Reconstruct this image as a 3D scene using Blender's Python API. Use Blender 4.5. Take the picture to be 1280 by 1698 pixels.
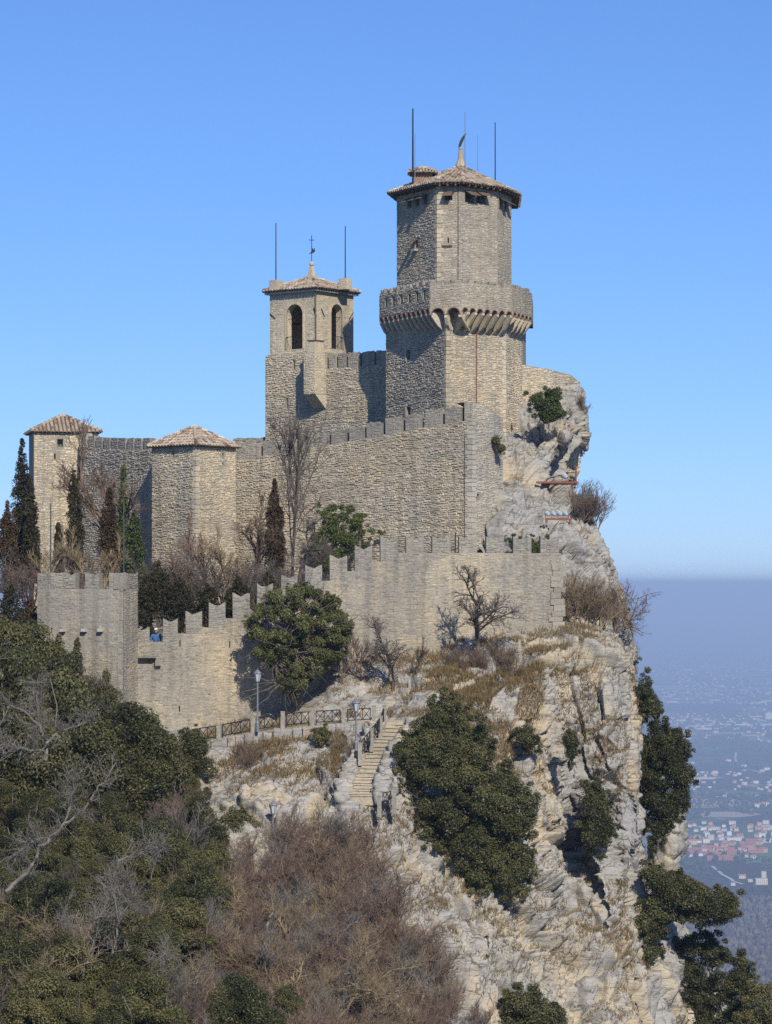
import bpy, math, random
import numpy as np
from mathutils import Vector, Matrix
R = math.radians
for o in list(bpy.data.objects): bpy.data.objects.remove(o, do_unlink=True)
SC = bpy.context.scene
COL = SC.collection

# ------------------------------------------------------------------ camera, sky, sun, exposure
F, EY = 4500.0, 968.0            # focal length and eye level in the photograph's pixels (1280 wide)
cam = bpy.data.objects.new('camera', bpy.data.cameras.new('camera')); COL.objects.link(cam)
cam.data.sensor_fit = 'HORIZONTAL'; cam.data.sensor_width = 36.0; cam.data.lens = F / 1280 * 36
cam.data.shift_y = (EY - 849) / 1280
cam.data.clip_start = 1.0; cam.data.clip_end = 400000
cam.location = (0, 0, 0); cam.rotation_euler = (R(90), 0, 0)
SC.camera = cam
SUN = Vector((0.23, -0.76, 0.60)).normalized()
w = bpy.data.worlds.new('World'); SC.world = w; w.use_nodes = True
nt = w.node_tree; bg = nt.nodes['Background']
sky = nt.nodes.new('ShaderNodeTexSky'); sky.sky_type = 'NISHITA'; sky.sun_disc = False
sky.sun_elevation = math.asin(SUN.z); sky.sun_rotation = math.atan2(SUN.x, SUN.y)
sky.altitude = 740; sky.air_density = 1.0; sky.dust_density = 0.0; sky.ozone_density = 10.0
tint = nt.nodes.new('ShaderNodeMix'); tint.data_type = 'RGBA'; tint.blend_type = 'MULTIPLY'
tint.inputs[0].default_value = 1.0; tint.inputs[7].default_value = (0.86, 1.03, 1.36, 1)
gam = nt.nodes.new('ShaderNodeGamma'); gam.inputs[1].default_value = 0.8; nt.links.new(sky.outputs[0], gam.inputs[0])
nt.links.new(gam.outputs[0], tint.inputs[6]); nt.links.new(tint.outputs[2], bg.inputs[0])
bg.inputs[1].default_value = 0.14
sl = bpy.data.lights.new('sun', 'SUN'); sl.energy = 5.0; sl.angle = R(0.5); sl.color = (1.0, 0.94, 0.84)
so = bpy.data.objects.new('sun', sl); COL.objects.link(so)
so.rotation_euler = (-SUN).to_track_quat('-Z', 'Y').to_euler(); so.location = (40, -60, 80)
SC.view_settings.view_transform = 'Standard'; SC.view_settings.look = 'None'
SC.view_settings.exposure = 0.0; SC.view_settings.gamma = 1.0
SC.render.engine = 'CYCLES'
SC.cycles.use_denoising = False; SC.cycles.max_bounces = 5; SC.cycles.diffuse_bounces = 3
SC.cycles.transparent_max_bounces = 6; SC.cycles.volume_bounces = 0

DZ = (EY - 940) * 175 / F         # heights below that are given in metres were read with the eye level at 940
# ------------------------------------------------------------------ helpers
rng = random.Random(7); NR = np.random.default_rng(7)
def P(px, py, Y): return Vector(((px - 640) * Y / F, Y, (EY - py) * Y / F))
def XY(px, Y): return ((px - 640) * Y / F, Y)
def ZZ(py, Y): return (EY - py) * Y / F
def pix(v): return (640 + v[0] * F / v[1], EY - v[2] * F / v[1])

def link(o, parent=None, ploc=None):
    COL.objects.link(o)
    if parent is not None:
        o.parent = parent
        if ploc is not None: o.matrix_parent_inverse = Matrix.Translation(-Vector(ploc))
    return o
def tag(o, label=None, cat=None, group=None, kind=None):
    if label: o['label'] = label
    if cat: o['category'] = cat
    if group: o['group'] = group
    if kind: o['kind'] = kind
    return o
def thing(name, loc, label, cat, group=None):
    o = bpy.data.objects.new(name, None); o.empty_display_size = 0.3; COL.objects.link(o); o.location = loc
    return tag(o, label, cat, group)

class MB:
    def __init__(s): s.v = []; s.f = []; s.r = []; s.m = []
    def add(s, vs, fs, r=None, m=0):
        b = len(s.v); r = rng.random() if r is None else r
        s.v.extend([tuple(x) for x in vs]); s.r.extend([r] * len(vs))
        s.f.extend([tuple(b + i for i in f) for f in fs]); s.m.extend([m] * len(fs))
    def box(s, x0, x1, y0, y1, z0, z1, r=None, m=0):
        s.add([(x0,y0,z0),(x1,y0,z0),(x1,y1,z0),(x0,y1,z0),(x0,y0,z1),(x1,y0,z1),(x1,y1,z1),(x0,y1,z1)],
              [(3,2,1,0),(4,5,6,7),(0,1,5,4),(1,2,6,5),(2,3,7,6),(3,0,4,7)], r, m)
    def hexa(s, b, t, r=None, m=0):     # 4 bottom points, 4 top points
        s.add(list(b) + list(t), [(3,2,1,0),(4,5,6,7),(0,1,5,4),(1,2,6,5),(2,3,7,6),(3,0,4,7)], r, m)
    def obox(s, c, U, V, hu, hv, z0, z1, r=None, m=0):   # oriented box: centre xy, two plan axes
        c = Vector((c[0], c[1])); U = Vector((U[0], U[1])); V = Vector((V[0], V[1]))
        q = [c - U*hu - V*hv, c + U*hu - V*hv, c + U*hu + V*hv, c - U*hu + V*hv]
        s.hexa([(p.x,p.y,z0) for p in q], [(p.x,p.y,z1) for p in q], r, m)
    def extr(s, poly, d, r=None, m=0):  # polygon of 3-D points, extruded by vector d
        n = len(poly); d = Vector(d); P2 = [Vector(p) for p in poly] + [Vector(p) + d for p in poly]
        s.add(P2, [tuple(range(n)), tuple(range(2*n-1, n-1, -1))] + [(i, n+i, n+(i+1)%n, (i+1)%n) for i in range(n)], r, m)
    def tube(s, pts, rad, k=6, r=None, m=0, cap=True):
        pts = [Vector(p) for p in pts]; n = len(pts)
        if not hasattr(rad, '__len__'): rad = [rad] * n
        vs = []
        for i, p in enumerate(pts):
            t = (pts[min(i+1, n-1)] - pts[max(i-1, 0)])
            t = t.normalized() if t.length > 1e-9 else Vector((0,0,1))
            a = t.cross(Vector((0,0,1)) if abs(t.z) < .9 else Vector((1,0,0))).normalized(); b = t.cross(a)
            for j in range(k):
                an = 2*math.pi*j/k
                vs.append(p + (a*math.cos(an) + b*math.sin(an)) * rad[i])
        fs = [(i*k+j, i*k+(j+1)%k, (i+1)*k+(j+1)%k, (i+1)*k+j) for i in range(n-1) for j in range(k)]
        if cap and k > 2: fs += [tuple(range(k-1, -1, -1)), tuple((n-1)*k + j for j in range(k))]
        s.add(vs, fs, r, m)
    def lathe(s, c, prof, k=10, r=None, m=0):
        c = Vector(c); n = len(prof)
        vs = [(c.x + q[0]*math.cos(2*math.pi*j/k), c.y + q[0]*math.sin(2*math.pi*j/k), c.z + q[1]) for q in prof for j in range(k)]
        fs = [(i*k+j, i*k+(j+1)%k, (i+1)*k+(j+1)%k, (i+1)*k+j) for i in range(n-1) for j in range(k)]
        fs += [tuple(range(k-1, -1, -1)), tuple((n-1)*k + j for j in range(k))]
        s.add(vs, fs, r, m)
    def build(s, name, mat, parent=None, ploc=None, smooth=False):
        me = bpy.data.meshes.new(name); me.from_pydata(s.v, [], s.f)
        mats = mat if isinstance(mat, (list, tuple)) else [mat]
        for q in mats: me.materials.append(q)
        if len(mats) > 1: me.polygons.foreach_set('material_index', s.m)
        a = me.attributes.new('rnd', 'FLOAT', 'POINT'); a.data.foreach_set('value', s.r)
        if smooth: me.polygons.foreach_set('use_smooth', [True]*len(s.f))
        me.update()
        return link(bpy.data.objects.new(name, me), parent, ploc)

def npmesh(name, V, Fq, mat, rnd=None, smooth=False, parent=None, ploc=None, tri=False):
    me = bpy.data.meshes.new(name); k = Fq.shape[1]
    me.vertices.add(len(V)); me.vertices.foreach_set('co', np.ascontiguousarray(V, dtype=np.float32).ravel())
    me.loops.add(len(Fq)*k); me.loops.foreach_set('vertex_index', np.ascontiguousarray(Fq, dtype=np.int32).ravel())
    me.polygons.add(len(Fq)); me.polygons.foreach_set('loop_start', np.arange(0, len(Fq)*k, k, dtype=np.int32))
    me.polygons.foreach_set('loop_total', np.full(len(Fq), k, dtype=np.int32))
    if smooth: me.polygons.foreach_set('use_smooth', np.ones(len(Fq), dtype=bool))
    if rnd is not None:
        a = me.attributes.new('rnd', 'FLOAT', 'POINT'); a.data.foreach_set('value', np.asarray(rnd, dtype=np.float32))
    if mat is not None: me.materials.append(mat)
    me.update(calc_edges=True)
    if name is None: return me
    return link(bpy.data.objects.new(name, me), parent, ploc)

# numpy noise
def _h(ix, iy, iz, s):
    n = (ix.astype(np.int64)*374761393 + iy.astype(np.int64)*668265263 + iz.astype(np.int64)*2147483647 + s*1274126177) & 0xFFFFFFFF
    n = ((n ^ (n >> 13)) * 1274126177) & 0xFFFFFFFF
    n = ((n ^ (n >> 16)) * 2246822519) & 0xFFFFFFFF
    return ((n ^ (n >> 15)) & 0xFFFFFF) / float(0xFFFFFF)
def vnoise(p, s=0):
    i = np.floor(p).astype(np.int64); f = p - i; f = f*f*f*(f*(f*6-15)+10); r = 0
    for dx in (0,1):
        wx = f[:,0] if dx else 1-f[:,0]
        for dy in (0,1):
            wy = f[:,1] if dy else 1-f[:,1]
            for dz in (0,1):
                wz = f[:,2] if dz else 1-f[:,2]
                r = r + wx*wy*wz*_h(i[:,0]+dx, i[:,1]+dy, i[:,2]+dz, s)
    return r*2-1
def fbm(p, oct=4, s=0, gain=.5):
    r = 0; a = 1.0; q = p.copy()
    for k in range(oct):
        r = r + a*vnoise(q, s+k*17); q = q*2.03 + 11.3; a *= gain
    return r
def worley(p, s=0):     # distance to nearest, to second, id of nearest cell
    i = np.floor(p).astype(np.int64); d1 = np.full(len(p), 9.0); d2 = np.full(len(p), 9.0); cid = np.zeros(len(p))
    for dx in (-1,0,1):
        for dy in (-1,0,1):
            for dz in (-1,0,1):
                cx, cy, cz = i[:,0]+dx, i[:,1]+dy, i[:,2]+dz
                q = np.stack([cx+_h(cx,cy,cz,s+1), cy+_h(cx,cy,cz,s+2), cz+_h(cx,cy,cz,s+3)], 1)
                d = np.sqrt(((q-p)**2).sum(1)); h = _h(cx,cy,cz,s+4); near = d < d1
                d2 = np.where(near, d1, np.minimum(d2, d)); cid = np.where(near, h, cid); d1 = np.where(near, d, d1)
    return d1, d2, cid

# ------------------------------------------------------------------ materials
def mat(name):
    m = bpy.data.materials.new(name); m.use_nodes = True; t = m.node_tree
    return m, t, t.nodes['Principled BSDF']
def ramp(t, fac, stops, interp='LINEAR'):
    n = t.nodes.new('ShaderNodeValToRGB'); n.color_ramp.interpolation = interp
    while len(n.color_ramp.elements) < len(stops): n.color_ramp.elements.new(0.5)
    for e, (p, c) in zip(n.color_ramp.elements, stops): e.position = p; e.color = (*c, 1)
    t.links.new(fac, n.inputs[0]); return n.outputs[0]
def noise(t, scale, detail=4, rough=.55, vec=None, dist=0):
    n = t.nodes.new('ShaderNodeTexNoise'); n.inputs['Scale'].default_value = scale
    n.inputs['Detail'].default_value = detail; n.inputs['Roughness'].default_value = rough; n.inputs['Distortion'].default_value = dist
    if vec is not None: t.links.new(vec, n.inputs['Vector'])
    return n.outputs[0]
def coord(t, scale=(1,1,1), rot=(0,0,0), obj=False):
    c = t.nodes.new('ShaderNodeTexCoord'); m = t.nodes.new('ShaderNodeMapping')
    m.inputs['Scale'].default_value = scale; m.inputs['Rotation'].default_value = rot
    if obj: t.links.new(c.outputs['Object'], m.inputs[0])
    else:
        g = t.nodes.new('ShaderNodeNewGeometry'); t.links.new(g.outputs['Position'], m.inputs[0])
    return m.outputs[0]
def mix(t, fac, a, b, mode='MIX'):
    n = t.nodes.new('ShaderNodeMix'); n.data_type = 'RGBA'; n.blend_type = mode
    for v, i in ((fac, 0), (a, 6), (b, 7)):
        if hasattr(v, 'is_linked') or hasattr(v, 'links'): t.links.new(v, n.inputs[i])
        elif i == 0: n.inputs[0].default_value = v
        else: n.inputs[i].default_value = (*v, 1)
    return n.outputs[2]
def attr(t, name='rnd'):
    n = t.nodes.new('ShaderNodeAttribute'); n.attribute_name = name; return n.outputs['Fac']
def mth(t, op, a, b=None, clamp=False):
    n = t.nodes.new('ShaderNodeMath'); n.operation = op; n.use_clamp = clamp
    for v, i in ((a, 0), (b, 1)):
        if v is None: continue
        if hasattr(v, 'links'): t.links.new(v, n.inputs[i])
        else: n.inputs[i].default_value = v
    return n.outputs[0]
def bump(t, b, h, strength=.5, dist=.05):
    n = t.nodes.new('ShaderNodeBump'); n.inputs['Strength'].default_value = strength; n.inputs['Distance'].default_value = dist
    t.links.new(h, n.inputs['Height']); t.links.new(n.outputs[0], b.inputs['Normal'])
def simple(name, col, rough=.7, metal=0, var=.25, scale=6.0):
    m, t, b = mat(name)
    c = noise(t, scale, 5, .6, coord(t))
    t.links.new(mix(t, mth(t, 'MULTIPLY', c, 1.0), tuple(x*(1-var) for x in col), tuple(min(1, x*(1+var)) for x in col)), b.inputs['Base Color'])
    b.inputs['Roughness'].default_value = rough; b.inputs['Metallic'].default_value = metal
    return m

def masonry(name, ochre, grey, dark, grey_amt=.5, scale=.35, lime=0.0):
    m, t, b = mat(name); pos = coord(t)
    big = noise(t, scale, 5, .6, pos)
    streak = noise(t, 1.0, 4, .6, coord(t, (1.3, 1.3, .22)))
    k = mth(t, 'ADD', mth(t, 'MULTIPLY', big, .6), mth(t, 'MULTIPLY', streak, .4))
    base = ramp(t, k, [(max(0, .40-.25*grey_amt), ochre), (max(.1, .74-.3*grey_amt), grey)])
    per = ramp(t, attr(t), [(0, (.70,.69,.68)), (.3, (.90,.89,.87)), (.7, (1.0,.985,.96)), (1, (1.14,1.11,1.05))])
    c1 = mix(t, 1.0, base, per, 'MULTIPLY')
    c1 = mix(t, 1.0, c1, ramp(t, noise(t, 1.0, 4, .6, coord(t, (2.6,2.6,.13))), [(.50, (1,1,1)), (.70, (.76,.755,.75))]), 'MULTIPLY')
    c1 = mix(t, 1.0, c1, ramp(t, noise(t, .16, 3, .5, pos), [(.35, (.86,.86,.87)), (.65, (1.1,1.09,1.07))]), 'MULTIPLY')
    fine = noise(t, 9.0, 6, .7, pos)
    c2 = mix(t, 1.0, c1, ramp(t, fine, [(.25, (.62,.61,.6)), (.6, (1.08,1.07,1.05))]), 'MULTIPLY')
    sp = noise(t, 26.0, 3, .6, pos)
    c3 = mix(t, ramp(t, sp, [(.60, (0,0,0)), (.72, (.55,.55,.55))]), c2, dark)
    li = noise(t, 14.0, 4, .65, pos)
    c4 = mix(t, ramp(t, li, [(.62, (0,0,0)), (.74, (.45+lime,)*3)]), c3, (.56,.55,.50))
    t.links.new(c4, b.inputs['Base Color']); b.inputs['Roughness'].default_value = .92; b.inputs['Specular IOR Level'].default_value = .15
    bump(t, b, mth(t, 'ADD', fine, mth(t, 'MULTIPLY', noise(t, 34.0, 4, .7, pos), .5)), .8, .05)
    return m
OCH, GRY, DRK = (.62,.525,.365), (.45,.415,.35), (.14,.13,.11)
M = {}
M['rubble'] = masonry('rubble_stone', OCH, GRY, DRK, .45)
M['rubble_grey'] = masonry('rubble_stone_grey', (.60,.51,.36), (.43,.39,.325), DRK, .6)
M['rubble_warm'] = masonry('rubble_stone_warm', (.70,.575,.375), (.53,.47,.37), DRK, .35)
M['ashlar'] = masonry('belfry_stone', (.64,.55,.39), (.50,.45,.36), (.2,.17,.13), .45)
M['outer'] = masonry('outer_wall_stone', (.60,.49,.32), (.345,.32,.27), (.14,.125,.105), .66, .28, .15)
M['merlon'] = masonry('merlon_stone', (.45,.405,.325), (.32,.30,.26), (.13,.12,.105), .8, .5, .15)
M['quoin'] = masonry('quoin_stone', (.66,.56,.385), (.52,.465,.37), (.25,.22,.17), .4)
M['mortar'] = masonry('mortar', (.46,.39,.28), (.32,.295,.245), (.12,.11,.095), .55)
M['lime'] = masonry('limewashed_stone', (.58,.51,.385), (.48,.455,.40), (.2,.18,.15), .6, .5, .25)

def tile_mat():
    m, t, b = mat('terracotta_tile')
    c = ramp(t, attr(t), [(0, (.13,.095,.07)), (.2, (.29,.21,.15)), (.4, (.45,.35,.25)), (.6, (.43,.35,.26)), (.8, (.50,.42,.32)), (1, (.62,.57,.49))])
    f = noise(t, 12, 5, .7, coord(t))
    t.links.new(mix(t, 1.0, c, ramp(t, f, [(.3, (.5,.5,.5)), (.65, (1.1,1.08,1.05))]), 'MULTIPLY'), b.inputs['Base Color'])
    b.inputs['Roughness'].default_value = .9; return m
M['tile'] = tile_mat()
M['brick'] = simple('corbel_brick', (.25,.155,.105), .9, 0, .4, 14)
M['wood'] = simple('weathered_wood', (.13,.085,.055), .85, 0, .4, 10)
M['rust'] = simple('rusty_iron', (.24,.085,.045), .85, .2, .4, 18)
M['iron'] = simple('dark_iron', (.025,.025,.028), .55, .6, .3, 12)
M['galv'] = simple('galvanised_steel', (.22,.23,.24), .5, .4, .15, 9)
M['pole'] = simple('painted_pole', (.075,.10,.09), .5, .5, .3, 9)
M['floodlight'] = simple('floodlight_housing', (.30,.33,.37), .6, .0, .2, 12)
M['bronze'] = simple('bronze', (.12,.08,.04), .45, .8, .3, 10)
M['glass'] = simple('lantern_glass', (.45,.47,.48), .12, 0, .1, 5)
M['step'] = masonry('sandy_step', (.60,.51,.36), (.48,.43,.34), (.24,.21,.16), .5, .8)
M['skin'] = simple('skin', (.50,.31,.22), .6, 0, .1, 20)
M['jacket'] = simple('blue_jacket', (.022,.10,.27), .7, 0, .3, 8)
M['trousers'] = simple('dark_trousers', (.03,.03,.04), .8, 0, .2, 8)
M['cap'] = simple('pale_cap', (.68,.66,.62), .8, 0, .1, 12)

def rock_mat(name='cliff_rock', veg=True):
    m, t, b = mat(name); pos = coord(t)
    bed = coord(t, (.35,.35,2.6), (0, R(28), 0))
    n1 = noise(t, .16, 5, .6, pos); n2 = noise(t, .55, 6, .65, coord(t, (1,1,.35))); nb = noise(t, 1.3, 5, .65, bed)
    k = mth(t, 'ADD', mth(t, 'MULTIPLY', n1, .55), mth(t, 'MULTIPLY', n2, .45))
    base = ramp(t, k, [(.35, (.56,.445,.275)), (.44, (.50,.42,.295)), (.50, (.41,.38,.325)), (.60, (.345,.33,.30))])
    c1 = mix(t, 1.0, base, ramp(t, nb, [(.30, (.45,.44,.42)), (.46, (.95,.95,.95)), (.72, (1.14,1.13,1.10))]), 'MULTIPLY')
    g = t.nodes.new('ShaderNodeNewGeometry'); sx = t.nodes.new('ShaderNodeSeparateXYZ'); t.links.new(g.outputs['Normal'], sx.inputs[0])
    lich = mth(t, 'MULTIPLY', noise(t, 2.6, 6, .72, pos), mth(t, 'ADD', mth(t, 'MULTIPLY', sx.outputs[2], .45), .85))
    c2 = mix(t, ramp(t, lich, [(.57, (0,0,0)), (.69, (.65,.65,.65))]), c1, (.43,.42,.385))
    dk = noise(t, 7.0, 6, .75, pos)
    c3 = mix(t, ramp(t, dk, [(.55, (0,0,0)), (.70, (.75,.75,.75))]), c2, (.15,.14,.12))
    org = noise(t, .9, 4, .6, coord(t, (1.4,1.4,.3)))
    c3 = mix(t, ramp(t, org, [(.63, (0,0,0)), (.73, (.6,.6,.6))]), c3, (.55,.35,.15))
    if veg:
        gr = mth(t, 'MULTIPLY', ramp(t, sx.outputs[2], [(.62, (0,0,0)), (.85, (.85,.85,.85))]), ramp(t, noise(t, 1.6, 6, .75, pos), [(.50, (0,0,0)), (.60, (1,1,1))]))
        gcol = ramp(t, noise(t, 5, 5, .7, pos), [(.3, (.10,.075,.04)), (.55, (.20,.145,.07)), (.75, (.13,.12,.05))])
        c3 = mix(t, gr, c3, gcol)
    for sc_, st_, th_ in ((.8, (.55,.55,2.6), .03), (.45, (1.5,1.5,.35), .022)):     # crack shade painted into the colour along the bedding and down the joints
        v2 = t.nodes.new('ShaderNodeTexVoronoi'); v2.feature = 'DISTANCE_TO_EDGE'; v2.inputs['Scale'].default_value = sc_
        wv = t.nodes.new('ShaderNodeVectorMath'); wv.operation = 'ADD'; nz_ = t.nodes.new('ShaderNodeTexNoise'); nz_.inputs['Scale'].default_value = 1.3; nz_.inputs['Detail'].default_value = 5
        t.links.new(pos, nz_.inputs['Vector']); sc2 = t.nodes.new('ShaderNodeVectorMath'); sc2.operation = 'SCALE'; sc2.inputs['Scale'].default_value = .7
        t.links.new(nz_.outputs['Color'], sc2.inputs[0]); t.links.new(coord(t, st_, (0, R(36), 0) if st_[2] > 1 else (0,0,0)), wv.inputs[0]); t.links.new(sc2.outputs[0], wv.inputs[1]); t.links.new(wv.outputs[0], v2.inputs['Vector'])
        crack_shade = mth(t, 'MULTIPLY', ramp(t, v2.outputs['Distance'], [(0, (1,1,1)), (th_, (0,0,0))]), ramp(t, noise(t, .5, 3, .6, pos), [(.46, (0,0,0)), (.56, (.85,.85,.85))]))
        c3 = mix(t, crack_shade, c3, (.10,.09,.075))
    c3 = mix(t, 1.0, c3, (.86,.86,.87), 'MULTIPLY')
    t.links.new(c3, b.inputs['Base Color']); b.inputs['Roughness'].default_value = .95; b.inputs['Specular IOR Level'].default_value = .1
    vo = t.nodes.new('ShaderNodeTexVoronoi'); vo.feature = 'DISTANCE_TO_EDGE'; vo.inputs['Scale'].default_value = 2.2
    t.links.new(coord(t, (.7,.7,2.2), (0, R(28), 0)), vo.inputs['Vector'])
    crack = ramp(t, vo.outputs['Distance'], [(0, (0,0,0)), (.06, (1,1,1))])
    h = mth(t, 'ADD', mth(t, 'MULTIPLY', nb, .9), mth(t, 'ADD', mth(t, 'MULTIPLY', crack, .25), mth(t, 'ADD', mth(t, 'MULTIPLY', noise(t, 9, 8, .75, pos), .5), mth(t, 'MULTIPLY', noise(t, 30, 4, .7, pos), .2))))
    bump(t, b, h, 1.0, .055)
    return m
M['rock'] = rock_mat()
def leaf_mat(name, c0, c1, c2, rough=.45, spec=.4, trans=.15):
    m, t, b = mat(name)
    oi = t.nodes.new('ShaderNodeObjectInfo')
    f = mth(t, 'ADD', mth(t, 'MULTIPLY', attr(t), .75), mth(t, 'MULTIPLY', oi.outputs['Random'], .25))
    c = ramp(t, f, [(.08, c0), (.5, c1), (.95, c2)])
    t.links.new(c, b.inputs['Base Color']); b.inputs['Roughness'].default_value = rough; b.inputs['Specular IOR Level'].default_value = spec
    b.inputs['Transmission Weight'].default_value = 0
    tr = t.nodes.new('ShaderNodeBsdfTranslucent'); t.links.new(c, tr.inputs[0])
    ms = t.nodes.new('ShaderNodeMixShader'); ms.inputs[0].default_value = trans
    t.links.new(b.outputs[0], ms.inputs[1]); t.links.new(tr.outputs[0], ms.inputs[2])
    t.links.new(ms.outputs[0], t.nodes['Material Output'].inputs[0])
    return m
M['oak'] = leaf_mat('holm_oak_leaf', (.018,.021,.008), (.064,.066,.024), (.19,.175,.068), .5, .25)
M['olive'] = leaf_mat('olive_green_leaf', (.032,.033,.012), (.10,.095,.034), (.22,.19,.076), .55, .2)
M['ivy'] = leaf_mat('ivy_leaf', (.022,.032,.010), (.070,.092,.027), (.15,.17,.05), .5, .22)
M['ivy_olive'] = leaf_mat('olive_ivy_leaf', (.04,.045,.016), (.14,.145,.05), (.28,.27,.10), .5, .22)
M['cypress'] = leaf_mat('cypress_spray', (.020,.022,.011), (.048,.044,.021), (.095,.075,.034), .8, .1)
M['cypress_brown'] = leaf_mat('dry_cypress_spray', (.04,.026,.015), (.085,.055,.03), (.15,.095,.048), .85, .1)
M['grass'] = leaf_mat('dry_grass_blade', (.12,.08,.035), (.24,.165,.075), (.34,.27,.14), .8, .1, .25)
def bark(name, a, b_, c=None):
    m, t, b = mat(name)
    stops = [(.30, a), (.62, b_)] + ([(.76, c)] if c else [])
    t.links.new(ramp(t, noise(t, 3.5, 5, .65, coord(t)), stops), b.inputs['Base Color'])
    b.inputs['Roughness'].default_value = .9; return m
M['bark_dark'] = bark('dark_bark', (.055,.043,.034), (.13,.105,.085))
M['bark_grey'] = bark('grey_lichened_bark', (.085,.074,.062), (.19,.168,.14), (.24,.165,.065))
M['bark_brown'] = bark('reddish_brown_twigs', (.085,.054,.036), (.18,.122,.085), (.31,.25,.18))
M['bark_ochre'] = bark('ochre_twigs', (.13,.095,.055), (.27,.20,.11))

# ------------------------------------------------------------------ far land and air
def land_z(Y):
    return np.interp(Y, [400,1500,2500,4000,5200,6200,7500,9500,13000,20000,40000,140000], [-210,-335,-430,-520,-560,-585,-610,-640,-680,-715,-738,-740])
def land_h(X, Y):
    p = np.stack([X/900, Y/900, np.zeros_like(X)], 1)
    q = np.stack([X/230, Y/230, np.zeros_like(X)+5], 1)
    k = np.interp(Y, [1500,2500,5200,6500,9000,15000,22000], [.5,.5,.15,.25,1.0,.6,0])
    return land_z(Y) + k*(28*vnoise(p, 3) + 5*vnoise(q, 4))
ys = np.concatenate([np.geomspace(420, 24000, 330), np.geomspace(26000, 135000, 30)])
us = np.linspace(-.42, .42, 180)
YY, UU = np.meshgrid(ys, us, indexing='ij'); XX = YY*UU
Zl = land_h(XX.ravel(), YY.ravel())
idx = np.arange(XX.size).reshape(XX.shape)
Fq = np.stack([idx[:-1,:-1].ravel(), idx[:-1,1:].ravel(), idx[1:,1:].ravel(), idx[1:,:-1].ravel()], 1)
def land_mat():
    m, t, b = mat('far_fields'); g = coord(t)
    v = t.nodes.new('ShaderNodeTexVoronoi'); v.inputs['Scale'].default_value = 1.0; v.inputs['Randomness'].default_value = .9
    mp = t.nodes.new('ShaderNodeMapping'); mp.inputs['Scale'].default_value = (1/210, 1/420, 0); mp.inputs['Rotation'].default_value = (0,0,.5)
    t.links.new(g, mp.inputs[0]); t.links.new(mp.outputs[0], v.inputs['Vector'])
    sep = t.nodes.new('ShaderNodeSeparateColor'); t.links.new(v.outputs['Color'], sep.inputs[0])
    fld = ramp(t, sep.outputs[0], [(0, (.07,.11,.04)), (.3, (.10,.15,.055)), (.45, (.18,.165,.08)), (.6, (.30,.235,.145)), (.75, (.085,.125,.045)), (.9, (.36,.285,.185))], 'CONSTANT')
    wn = noise(t, 1/420, 6, .62, g)
    wood = ramp(t, noise(t, 1/26, 5, .7, g), [(.3, (.028,.026,.020)), (.55, (.062,.05,.04)), (.75, (.10,.08,.062))])
    c = mix(t, ramp(t, wn, [(.44, (0,0,0)), (.50, (1,1,1))]), fld, wood)
    sx = t.nodes.new('ShaderNodeSeparateXYZ'); t.links.new(g, sx.inputs[0])
    near = ramp(t, mth(t, 'MULTIPLY', sx.outputs[1], 1/10000), [(.475, (1,1,1)), (.51, (0,0,0))])
    c = mix(t, near, c, wood)
    t.links.new(mix(t, 1.0, c, ramp(t, noise(t, 1/70, 5, .7, g), [(.3, (.7,.7,.7)), (.7, (1.2,1.2,1.2))]), 'MULTIPLY'), b.inputs['Base Color'])
    b.inputs['Roughness'].default_value = 1; b.inputs['Specular IOR Level'].default_value = 0
    return m
plain = npmesh('valley_ground', np.stack([XX.ravel(), YY.ravel(), Zl], 1), Fq, land_mat(), smooth=True)
tag(plain, 'wide hazy valley plain of fields and woods far below', kind='structure')

hz = MB(); hz.box(-62000, 62000, -200, 136000, -800, 32.2)
hm = bpy.data.materials.new('valley_air'); hm.use_nodes = True; t = hm.node_tree
t.nodes.remove(t.nodes['Principled BSDF']); pv = t.nodes.new('ShaderNodeVolumePrincipled')
pv.inputs['Density'].default_value = 1.12e-4; pv.inputs['Color'].default_value = (.58,.75,1.0,1); pv.inputs['Anisotropy'].default_value = 0.0
t.links.new(pv.outputs[0], t.nodes['Material Output'].inputs['Volume'])
haze = hz.build('haze', hm); tag(haze, 'pale blue haze lying over the valley', kind='stuff')

# houses of the valley town
def wallmat(n, c): return simple(n, c, .9, 0, .08, .2)
HW = [wallmat('house_cream', (.62,.54,.40)), wallmat('house_white', (.70,.67,.62)), wallmat('house_yellow', (.66,.50,.24)), wallmat('house_pink', (.52,.33,.24)), wallmat('house_brick', (.36,.17,.11))]
HR = [wallmat('roof_red', (.33,.115,.07)), wallmat('roof_terracotta', (.40,.19,.11)), wallmat('roof_flat_grey', (.42,.41,.40)), wallmat('roof_orange', (.50,.23,.08))]
WD = wallmat('far_window', (.06,.06,.07))
def house_mesh(L, D, H, rh, wmat, rmat, nwin=0):
    b = MB(); b.box(-L/2, L/2, -D/2, D/2, -6, H)
    o = .5
    if rh > 0:
        b.add([(-L/2-o,-D/2-o,H),(L/2+o,-D/2-o,H),(L/2+o,D/2+o,H),(-L/2-o,D/2+o,H),(-L/2-o,0,H+rh),(L/2+o,0,H+rh)],
              [(0,1,5,4),(2,3,4,5),(0,4,3),(1,2,5),(3,2,1,0)], None, 1)
    else:
        b.box(-L/2-.2, L/2+.2, -D/2-.2, D/2+.2, H, H+.6, None, 1)
    for f in range(max(1, int(H//3))):
        for i in range(nwin):
            x = -L/2 + (i+.5)*L/nwin
            b.box(x-.6, x+.6, -D/2-.06, -D/2+.1, 1.0+3*f, 2.5+3*f, None, 2)
    me = b.build('house_source', [wmat, rmat, WD]); m = me.data; bpy.data.objects.remove(me); return m
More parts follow.
